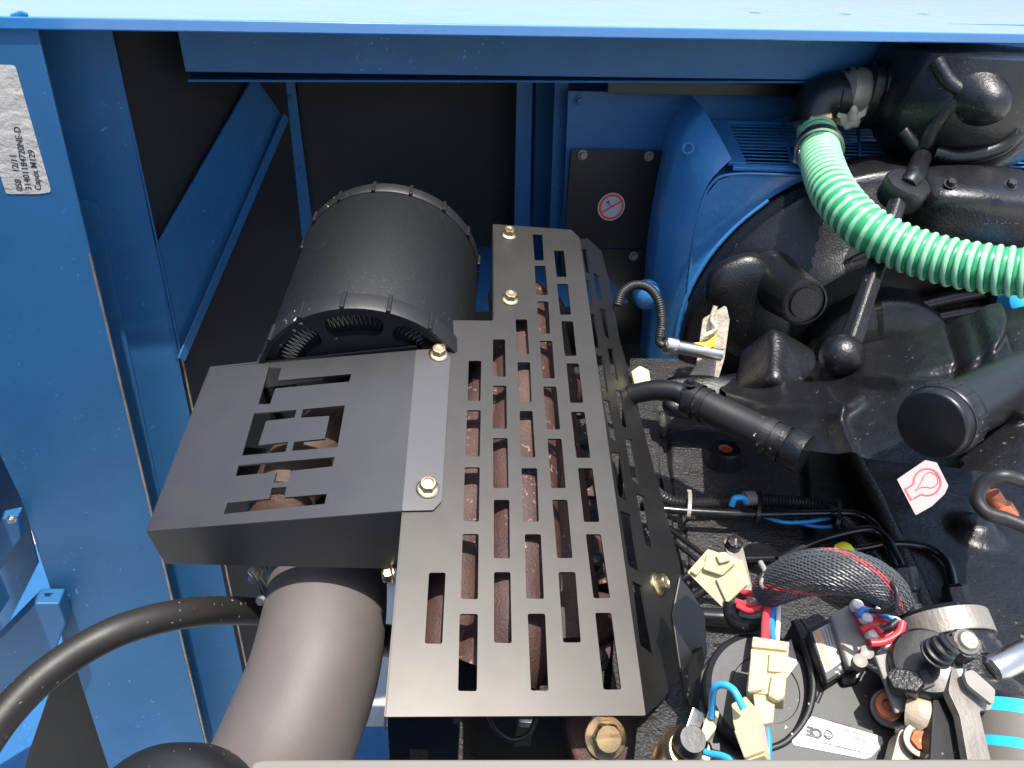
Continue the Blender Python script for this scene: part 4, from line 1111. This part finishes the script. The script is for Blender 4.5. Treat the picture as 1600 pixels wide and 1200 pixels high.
# slotted screw bracket
sb_ = thing('slotted_bracket', dz(1160, 880, .02), 'grey strap bracket held by a slotted black screw next to the cream plug', 'bracket')
PB_ = (dz(1160, 880, .022), V((.1, -.25, 1)).normalized())
plate('strap', [(1131, 845), (1140, 838), (1156, 842), (1162, 860), (1176, 920), (1166, 928), (1150, 910)], PB_, .003, ALU, sb_, rad=.002, bevel=.0006)
c_ = on(1146, 851, off(PB_, .003))
lathe('screw', [(.0085, -.003), (.0085, .004), (.0075, .0065), (.001, .007)], c_, PB_[1], CASTS, sb_, seg=8, smooth=False, bevel=.0006)
box('slot', c_ + PB_[1] * .007, (V((.25, 1, 0)).normalized(), V((1, -.25, 0)).normalized(), PB_[1]), (.014, .0022, .001), BARELIT, sb_, bevel=0)
# plug disc
# ================================================================== CONNECTORS + HARNESS
def conn(name, px, d0, d1, th, lab, parts=(), n=None, m=CREAM):
    """box-like plug: quad px TL TR BR BL, nearest distances at the two ends"""
    A, B = at(*px[0], d0), at(*px[1], d0); D = at(*px[3], d1); pl = plane3(A, B, D)
    t_ = thing(name, (A + D) / 2, lab, 'connector')
    plate('housing', px, off(pl, 0), th, m, t_, bevel=.0012, rad=.0008)
    return t_, pl
c1, p1 = conn('cream_plug', [(1106, 858), (1160, 876), (1172, 912), (1130, 950), (1074, 894)], .60, .60, .016, 'cream two part plug with red wires by the slotted screw')
P_ = off(p1, .0045)
plate('latch', [(1104, 866), (1134, 862), (1150, 880), (1128, 900), (1098, 890)], P_, .005, CREAM, c1, bevel=.0012)
plate('rear_shell', [(1118, 905), (1148, 893), (1170, 912), (1136, 944)], off(p1, .003), .004, CREAM, c1, bevel=.001)
plate('side_tab', [(1078, 893), (1096, 874), (1104, 880), (1088, 900)], off(p1, .003), .004, CREAM, c1, bevel=.001)
plate('latch_hook', [(1118, 868), (1136, 866), (1142, 876), (1124, 881)], off(p1, .0075), .004, CREAM, c1, bevel=.001)
pts = [at(1160, 925, .592), at(1182, 930, .585), at(1190, 938, .583), at(1176, 946, .583), at(1150, 940, .588)]
o = tube('red_wire', pts, .0022, REDW); tag(o, 'red wire loop leaving the upper cream plug', 'wire')
o = tube('red_wire', [at(1152, 946, .585), at(1170, 954, .582), at(1190, 948, .58), at(1204, 935, .582)], .0022, REDW); tag(o, 'lower red wire running from the upper cream plug to the sleeve', 'wire')
o = tube('black_boot', [at(1146, 940, .60), at(1148, 962, .60), at(1165, 972, .598), at(1200, 955, .596)], .0075, RUBR); tag(o, 'black rubber boot curling under the red wires', 'boot')
o = tube('grey_wire', [at(1158, 958, .59), at(1180, 960, .586), at(1204, 948, .586)], .003, GREYP); tag(o, 'grey wire beside the red wires at the sleeve end', 'wire')
# braided sleeve: base tube + crossed strands
bs = thing('braided_sleeve', at(1310, 905, .55), 'grey braided cable sleeve with red tracer strands arching over the actuator', 'cable sleeve')
bp = [at(1196, 926, .580), at(1225, 908, .565), at(1262, 895, .552), at(1305, 893, .545), at(1350, 901, .545), at(1385, 920, .55), at(1402, 942, .56)]
q, Lb = resample(spline(bp, 14), .0012)
brr = lambda i: .0075 + .0062 * math.sin(PI * min(1, (i / len(q)) * .9 + .08)) ** .7
obj('core', sweep_bm(q, brr, 28), SLEEVE, bs, smooth=True)
fr2 = frames(q)
bm = bmesh.new(); bmr = bmesh.new(); NS = 40
for sgn in (1, -1):
    for k in range(NS):
        pts = []
        for i in range(0, len(q), 2):
            a = 2 * PI * k / NS + sgn * i * .05
            t, u_, v_ = fr2[i]; wv = .0003 * math.cos(i * .055 * NS + k * PI)
            pts.append(q[i] + (u_ * math.cos(a) + v_ * math.sin(a)) * (brr(i) + .0005 + sgn * wv))
        sweep_bm(pts, 0.00068, 4, bmr if (k % 20 == 3 and sgn > 0) or (k % 20 == 4 and sgn > 0) else bm, caps=False)
obj('braid', bm, GREYF, bs, smooth=True); obj('tracer_strand', bmr, REDW, bs, smooth=True)
bst = obj('sleeve_tie', lathe_bm(ring_prof(.009, .0115, .006), q[6], (q[10] - q[6]), 24, cap=False), PLAST, bs)
tube('tie_tail', [at(1200, 925, .565), at(1190, 912, .562), at(1196, 895, .565), at(1188, 878, .57)], .0018, GREYP, bs)
tube('tie_loop', [at(1385, 905, .54), at(1400, 920, .535), at(1400, 945, .535), at(1385, 955, .54), at(1360, 955, .545)], .0016, RUBR, bs)
# wires dropping to the second plug
for pts, m_, lab, r_ in (([at(1203, 935, .580), at(1196, 965, .572), at(1194, 1003, .56)], REDW, 'red wire entering the top of the tall cream plug', .0024),
                         ([at(1206, 935, .580), at(1199, 965, .575), at(1198, 1003, .562)], REDW, 'second red wire entering the top of the tall cream plug', .0024),
                         ([at(1210, 938, .580), at(1206, 970, .574), at(1209, 1003, .56)], BLUW, 'blue wire entering the top of the tall cream plug', .0020),
                         ([at(1216, 940, .580), at(1216, 970, .574), at(1214, 1003, .562)], WHIW, 'white wire beside the blue one at the tall cream plug', .0016)):
    o = tube('plug_wire', pts, r_, m_); tag(o, lab, 'wire')
c2, p2 = conn('cream_plug', [(1176, 996), (1233, 1004), (1226, 1088), (1166, 1080)], .555, .535, .016, 'tall cream plug joined by red and blue wires in front of the actuator')
plate('collar', [(1176, 994), (1234, 1003), (1230, 1016), (1174, 1010)], off(p2, .003), .004, CREAM, c2, bevel=.001)
plate('left_shell', [(1174, 1016), (1194, 1018), (1192, 1076), (1168, 1080)], off(p2, .004), .004, CREAM, c2, bevel=.001)
plate('latch', [(1202, 1018), (1230, 1020), (1227, 1050), (1200, 1048)], off(p2, .003), .004, CREAM, c2, bevel=.001)
plate('latch', [(1206, 1052), (1226, 1048), (1226, 1088), (1214, 1094), (1200, 1086)], off(p2, .004), .005, CREAM, c2, bevel=.0014)
plate('lower_shell', [(1176, 1082), (1212, 1086), (1208, 1128), (1184, 1131)], off(p2, -.002), .013, CREAM, c2, bevel=.001)
for pts, m_, lab in (([at(1190, 1128, .535), at(1194, 1160, .53), at(1192, 1200, .525)], REDW, 'red wire leaving the foot of the tall cream plug'),
                     ([at(1198, 1128, .537), at(1201, 1160, .532), at(1200, 1200, .528)], BLUW, 'blue wire leaving the foot of the tall cream plug')):
    o = tube('plug_wire', pts, .0020, m_); tag(o, lab, 'wire')
c3, p3 = conn('cream_plug', [(1143, 1100), (1165, 1088), (1184, 1110), (1196, 1180), (1164, 1190), (1146, 1130)], .53, .51, .012, 'lower cream plug fed by the light blue wire')
plate('latch', [(1146, 1140), (1180, 1130), (1194, 1172), (1162, 1184)], off(p3, .003), .004, CREAM, c3, bevel=.001)
c4, p4 = conn('cream_plug', [(1108, 1107), (1124, 1112), (1118, 1140), (1104, 1158), (1094, 1148)], .55, .54, .008, 'small cream spade cover at the left end of the light blue wire')
o = tube('blue_lead', [at(1112, 1120, .545), at(1113, 1095, .535), at(1116, 1076, .525), at(1128, 1070, .52), at(1146, 1078, .515), at(1162, 1108, .515)], .0022, LBLU)
tag(o, 'light blue wire looping between the two small cream plugs', 'wire')
o = tube('blue_lead', [at(1082, 1148, .55), at(1088, 1162, .545), at(1104, 1176, .54), at(1135, 1184, .53), at(1170, 1210, .52)], .0022, LBLU)
tag(o, 'light blue wire dropping from the brass sender to the bottom edge', 'wire')
# brass temperature sender
bs2 = thing('brass_sender', at(1075, 1160, .56), 'brass temperature sender with a metal spade terminal at the bottom', 'sensor')
bx = V((.05, -.35, .94)).normalized()
lathe('hex_body', [(.017, -.03), (.017, -.006), (.015, -.002), (.013, 0)], at(1078, 1172, .55), bx, BRASS, bs2, seg=32)
lathe('insulator', [(.0105, -.002), (.0105, .004), (.008, .008), (.002, .008)], at(1078, 1160, .545), bx, PLAST, bs2, seg=28)
bar('spade', at(1078, 1152, .54), at(1092, 1110, .545), .009, .0012, -fwd, STEEL, bs2)
# large yellow bolt behind
yb = thing('lifting_bolt', at(1120, 1066, .60), 'large yellow zinc bolt on a pale square washer beside the guard corner', 'bolt')
nyb = V((.1, -.45, .88)).normalized()
PY_ = (at(1120, 1068, .62), nyb)
plate('washer_plate', [(1104, 1040), (1148, 1046), (1146, 1090), (1106, 1092), (1094, 1070)], PY_, .003, ALU, yb, rad=.003, bevel=.0006)
bolt(at(1120, 1066, .615), nyb, .0125, GOLD, 'hexw', yb)
# guard corner bracket right of the guard
rg = thing('side_bracket', at(1090, 1010, .66), 'black angled bracket joining the guard side to the engine', 'bracket')
plate('plate', [(1062, 900), (1082, 925), (1102, 960), (1106, 1020), (1092, 1068), (1072, 1105), (1062, 1040), (1050, 960)], (at(1085, 1000, .66), V((.45, -.5, .75)).normalized()), .003, SATIN, rg, bevel=.001)
plate('plate', [(1066, 1046), (1098, 1010), (1102, 1030), (1078, 1105)], (at(1085, 1050, .645), V((.75, -.4, .5)).normalized()), .003, CASTS, rg, bevel=.001)
# rough casting between guard and sender
def rough_h(p): return .004 * MN.noise(p * 60) + .0015 * MN.noise(p * 200)
patch('rough_casting', (at(1000, 1080, .67), at(1110, 1060, .70), at(1120, 1260, .60), at(985, 1260, .60)), 50, 70, CASTR, eng, hf=rough_h, up=V((0, -.5, .85)))
# dark box edge at (1105..1200,1090)
o = plate('dark_bracket', [(1092, 1092), (1170, 1092), (1200, 1260), (1110, 1260)], (at(1140, 1120, .60), V((0, -.45, .89)).normalized()), .02, BLKP, bevel=.002)
tag(o, 'flat black bracket behind the small cream plugs', 'bracket')

# ================================================================== ACTUATOR
act = thing('actuator', at(1290, 1090, .56), 'black plastic throttle actuator with printed labels and screw terminals', 'actuator')
AN = V((-.12, -.38, .92)).normalized()
PA = (at(1290, 1100, .585), AN)
plate('body', [(1238, 966), (1256, 968), (1285, 1000), (1300, 1048), (1335, 1034), (1372, 1050), (1396, 1095), (1400, 1150), (1385, 1260), (1215, 1260), (1196, 1172), (1226, 1158), (1255, 1126), (1268, 1085), (1266, 1045), (1254, 1005)], PA, .05, PLASTG, act, rad=.008, bevel=.004)
obj('drum', lathe_bm([(.002, .0), (.022, .0), (.0225, .0012), (.036, .0012), (.0395, -.001), (.041, -.004), (.0415, -.03), (.044, -.032), (.044, -.05)], on(1196, 1078, off(PA, -.012)), AN, 72), PLASTG, act, smooth=True, auto=16)
tube('rim', [on(x, y, off(PA, -.001)) for x, y in ((1240, 970), (1256, 1005), (1268, 1045), (1270, 1085), (1257, 1126), (1228, 1159), (1194, 1173))], .0024, PLASTG, act)
tube('rim', [on(x, y, off(PA, -.001)) for x, y in ((1252, 968), (1270, 1000), (1282, 1045), (1284, 1075), (1276, 1098))], .0018, PLASTG, act)
# upper module with orange label and grey terminal block
box_pl = off(PA, .010)
plate('module', [(1262, 985), (1300, 962), (1332, 1044), (1292, 1070)], off(PA, .014), .02, PLASTG, act, bevel=.002)
PM = off(PA, .0142)
sheet('orange_label', [on(x, y, PM) for x, y in ((1269, 988), (1297, 973), (1315, 1034), (1290, 1052))], AN, WHITE, act, rad=.001)
sheet('orange_stripe', [on(x, y, PM) for x, y in ((1274, 989), (1280, 986), (1297, 1040), (1291, 1044))], AN, ORNG, act, lift=.0008)
text('lettering', 'WARNING', on(1277, 991, PM), on(1293, 1042, PM) - on(1277, 991, PM), AN, .0028, WHITE, act, off_=.0014)
for j in range(4):
    a_, b_ = on(1284 + j * 4.6, 984 - j * 2.4, PM), on(1301 + j * 3.6, 1036 - j * 2.4, PM)
    sheet('print_line', [a_, b_, b_ + (b_ - a_).normalized().cross(AN) * .0005, a_ + (b_ - a_).normalized().cross(AN) * .0005], AN, GREYP, act, lift=.0008)
plate('terminal_block', [(1297, 960), (1325, 945), (1376, 1012), (1358, 1030), (1326, 1042)], off(PA, .022), .02, GREYP, act, bevel=.0015)
for x, y in ((1352, 1022), (1342, 1035)):
    lathe('screw_post', [(.0045, -.004), (.0045, .004), (.001, .005)], on(x, y, off(PA, .022)), AN, GREYP, act, seg=14)
# terminal bar with red covers
PT2 = off(PA, .026)
plate('terminal_strip', [(1328, 944), (1345, 942), (1390, 965), (1412, 975), (1408, 985), (1385, 1005), (1362, 1012)], PT2, .012, RED, act, bevel=.0015)
for x, y in ((1338, 948), (1352, 968), (1362, 992), (1386, 1008), (1398, 975), (1378, 955)):
    lathe('contact', [(.0042, -.002), (.0042, .003), (.003, .0045), (.001, .0048)], on(x, y, PT2), AN, WHIW, act, seg=16)
for pts, m_, r_ in (([(1340, 962), (1350, 952), (1372, 958), (1395, 966)], BLUW, .0018), ([(1372, 978), (1378, 984), (1392, 978), (1402, 970)], RUBR, .0024), ([(1360, 1005), (1380, 1003), (1404, 990), (1410, 972)], REDW, .0026), ([(1345, 985), (1365, 978), (1378, 990)], REDW, .0024)):
    tube('terminal_wire', [on(x, y, off(PT2, .005)) for x, y in pts], r_, m_, act)
# actuator rim clips
plate('clip', [(1306, 1046), (1340, 1030), (1358, 1036), (1342, 1066), (1318, 1070)], off(PA, .006), .012, PLAST, act, bevel=.002)
plate('front_label', [(1268, 1119), (1378, 1151), (1380, 1162), (1362, 1182), (1352, 1186), (1240, 1164), (1237, 1158)], off(PA, .0006), .0005, WHITE, act, rad=.001, bevel=0)
PLb = off(PA, .0008)
def atxt(s, x, y, x2, y2, h, m=INK, bold=0., sx=1.): text('lettering', s, on(x, y, PLb), on(x2, y2, PLb) - on(x, y, PLb), AN, h, m, act, bold=bold, sx=sx)
# label is mounted upside down : reading direction runs right to left
atxt('CE', 1285, 1142, 1265, 1136, .0055, bold=.0004)
rc = on(1294, 1148, PLb); rr0 = circle(rc, AN, .0028, 24); ri = circle(rc, AN, .0022, 24)
sheet('approval_mark', rr0, AN, INK, act, lift=.0003, holes=[ri])
text('lettering', 'SA', on(1297, 1150, PLb), on(1277, 1144, PLb) - on(1297, 1150, PLb), AN, .0020, INK, act)
atxt('LOAD CONTROL', 1330, 1134, 1274, 1117 , .0012)
atxt('ACTUATOR UNIT   24 VDC', 1345, 1174, 1262, 1153, .0014)
atxt('12.5 A  IP65', 1360, 1158, 1310, 1144, .0014)
atxt('MODEL   SERIAL', 1345, 1146, 1304, 1134, .0011)
for j in range(4):
    a_, b_ = on(1262 - j * 4, 1142 + j * 5, PLb), on(1368 - j * 4, 1170 + j * 5 - 2, PLb)
    e_ = (b_ - a_).normalized().cross(AN) * .0002
    sheet('print_line', [a_, b_, b_ + e_, a_ + e_], AN, GREYP, act, lift=.0003)
# second label behind the tall plug
sheet('side_label', [on(x, y, PA) for x, y in ((1226, 1000), (1240, 992), (1250, 1030), (1226, 1062))], AN, WHITE, act, lift=-.009)
# output arm : red bush, spacer and beige lever
lathe('red_bush', [(.0085, -.01), (.0085, .004), (.0075, .006), (.004, .0055), (.0035, .002), (.001, .002)], on(1388, 1104, off(PA, .012)), V((-.35, -.45, .82)), COPPER, act, seg=28)
lathe('washer', [(.0115, -.012), (.0115, -.002), (.0085, 0)], on(1391, 1105, off(PA, .011)), V((-.35, -.45, .82)), GREYP, act, seg=28)
ac0, ac1 = on(1392, 1106, off(PA, .006)), on(1432, 1118, off(PA, .006))
tube('spacer', [ac0, ac0.lerp(ac1, .5), ac1], .0105, PLAST, act, seg=24)
arm = thing('throttle_lever', at(1430, 1140, .54), 'beige cast lever with a socket hole at the lower right of the actuator', 'lever')
tube('knuckle', [at(1422, 1112, .570), at(1436, 1116, .569), at(1444, 1124, .570)], .0125, BEIGE, arm, seg=24)
plate('lever', [(1405, 1140), (1428, 1130), (1455, 1134), (1470, 1155), (1470, 1185), (1455, 1260), (1375, 1260)], (at(1430, 1160, .565), AN), .02, BEIGE, arm, rad=.006, bevel=.004)
lathe('socket', [(.0095, 0), (.0095, .002), (.0065, .002), (.006, -.004), (.001, -.004)], at(1437, 1158, .561), AN, BEIGE, arm, seg=24)
lathe('socket_hole', [(.0060, 0), (.0058, .0035), (.001, .002)], at(1437, 1158, .561), AN, COPPER, arm, seg=6, smooth=False)
bar('back_plate', at(1392, 1020, .57), at(1425, 1110, .57), .022, .004, AN, GREYP, arm)
# ================================================================== FUEL PUMP SOLENOID
fp = thing('injection_pump', at(1480, 1010, .60), 'black fuel pump head with a rubber boot and alloy collar', 'fuel pump')
hax = V((-.10, .90, .42)).normalized()
pc_ = at(1466, 958, .64)
lathe('head', [(.002, .0), (.024, .0), (.028, -.004), (.0285, -.05), (.033, -.056), (.036, -.12)], pc_, hax, CASTS, fp, seg=56)
obj('alloy_collar', lathe_bm(ring_prof(.0275, .0305, .016), pc_ - hax * .020, hax, 56, cap=False), ALU, fp, bevel=.0006)
obj('alloy_collar', lathe_bm(ring_prof(.0275, .0300, .010), pc_ - hax * .036, hax, 56, cap=False), CASTS, fp, bevel=.0006)
sc_ = at(1448, 1035, .565); sax = V((-.30, -.35, .88)).normalized()
lathe('solenoid', [(.004, .006), (.019, .004), (.021, .001), (.0215, -.004), (.0215, -.035)], sc_, sax, PLAST, fp, seg=48)
bp_ = [at(1462, 1022, .545), at(1474, 1012, .54), at(1488, 1002, .538)]
q_, _l = resample(spline(bp_, 8), .0009)
obj('boot', sweep_bm(q_, lambda i: .0085 - .003 * i / len(q_) + .0010 * (1 if i % 4 < 2 else -1), 24), RUBR, fp, smooth=True, auto=25)
lathe('gear_nut', [(.002, .005), (.005, .005), (.006, .003), (.0075, .002), (.0075, -.006)], at(1508, 1004, .555), V((0, -.4, .9)), ALU, fp, seg=20, smooth=False)
lathe('gear_nut', [(.009, .002), (.0095, 0), (.0095, -.01)], at(1508, 1006, .557), V((0, -.4, .9)), CASTS, fp, seg=10, smooth=False)
for x, y in ((1407, 1066), (1422, 1068)):
    lathe('clamp_nut', [(.007, .006), (.008, .004), (.008, -.006)], at(x, y, .555), V((-.4, -.3, .9)), CASTS, fp, seg=6, smooth=False, bevel=.0006)
bar('clamp_plate', at(1430, 1050, .56), at(1445, 1078, .56), .010, .012, AN, PLASTG, fp)
pl_ = (at(1515, 1090, .56), V((.15, -.4, .9)).normalized())
plate('arm_plate', [(1490, 1030), (1506, 1028), (1512, 1055), (1552, 1100), (1548, 1110), (1530, 1110), (1565, 1260), (1525, 1260), (1500, 1118), (1482, 1080)], pl_, .006, ALU, fp, rad=.002, bevel=.001)
plate('tab', [(1506, 1050), (1520, 1046), (1556, 1078), (1552, 1102), (1512, 1070)], off(pl_, .008), .003, GREYP, fp, rad=.002, bevel=.0008)
plate('pump_side', [(1460, 1070), (1490, 1080), (1530, 1260), (1450, 1260)], off(pl_, -.012), .02, PLASTG, fp, bevel=.002)
for j in range(12):
    x, y = 1484 + j * 3.2, 1100 + j * 9
    lathe('rack_tooth', [(.0012, 0), (.0010, .001), (.0002, .0012)], on(x, y, off(pl_, -.0118)), pl_[1], STEEL, fp, seg=8)
# cyan label canister
fu_ = thing('fuel_filter', at(1580, 1150, .58), 'canister with a cyan and white striped label at the bottom right corner', 'fuel filter')
ca_ = V((-.55, -.42, .72)).normalized()
cf = at(1600, 1190, .600)
lathe('canister', [(.002, .032), (.03, .032), (.036, .028), (.036, -.12)], cf, V((.25, .85, .45)), PLASTG, fu_, seg=48)
def cyl_label(z0, z1, m, name, r=.0366):
    A_ = V((.25, .85, .45)).normalized()
    obj(name, lathe_bm([(r, z0), (r, z1)], cf, A_, 64, cap=False), m, fu_, smooth=True)
cyl_label(-.10, .026, CYANL, 'label'); cyl_label(.004, .018, MASK if False else SILL, 'label_band', .0368); cyl_label(-.014, -.002, SILL, 'label_band', .0368)
# steel fittings at the far right edge
sf = thing('steel_fitting', at(1585, 1030, .62), 'shiny steel fitting cut by the right edge', 'fitting')
lathe('sleeve', [(.007, -.02), (.009, -.018), (.009, .012), (.008, .014)], at(1582, 1030, .62), V((.9, .35, .2)), STEEL, sf, seg=28)
lathe('nut', [(.010, .014), (.011, .016), (.011, .04)], at(1582, 1030, .62), V((.9, .35, .2)), STEEL, sf, seg=6, smooth=False, bevel=.001)
# looped cable at right
o = tube('cable_loop', [at(1620, 830, .66), at(1575, 812, .655), at(1540, 800, .65), at(1527, 778, .65), at(1538, 755, .65), at(1565, 744, .65), at(1592, 750, .655), at(1630, 760, .66)], .0050, RUBR, seg=20, k=10)
tag(o, 'thick black cable loop at the right edge next to the pink tag', 'cable')
o = lathe('loom_end', [(.0085, -.01), (.0085, .0), (.006, .0015), (.006, .012)], at(1562, 792, .67), V((-.5, .3, .6)), COPPER, seg=20); tag(o, 'copper coloured fitting inside the black cable loop', 'fitting')

# ------------------------------------------------------------------ groups of repeats
GROUPS = {'cream_plug': 'cream nylon plugs of the wiring', 'union_nut': 'union nuts of the black lines', 'cable_tie': 'cable ties on the loom', 'fuel_line': 'black lines across the engine top',
          'thin_line': 'thin steel lines on the engine top', 'short_line': 'short lines below the brass guard bolt', 'convoluted_loom': 'lengths of convoluted loom', 'plug_wire': 'wires of the tall cream plug',
          'red_wire': 'red wires of the upper cream plug', 'blue_wire': 'blue wires under the loom', 'blue_lead': 'light blue leads of the sender', 'cover_plate': 'black cover plates on the blue panel', 'outer_wall': 'outer walls of the enclosure'}
for o in list(C.objects):
    if o.parent is None and o.get('category'):
        k = o.name.split('.')[0]
        if k in GROUPS: o['group'] = GROUPS[k]
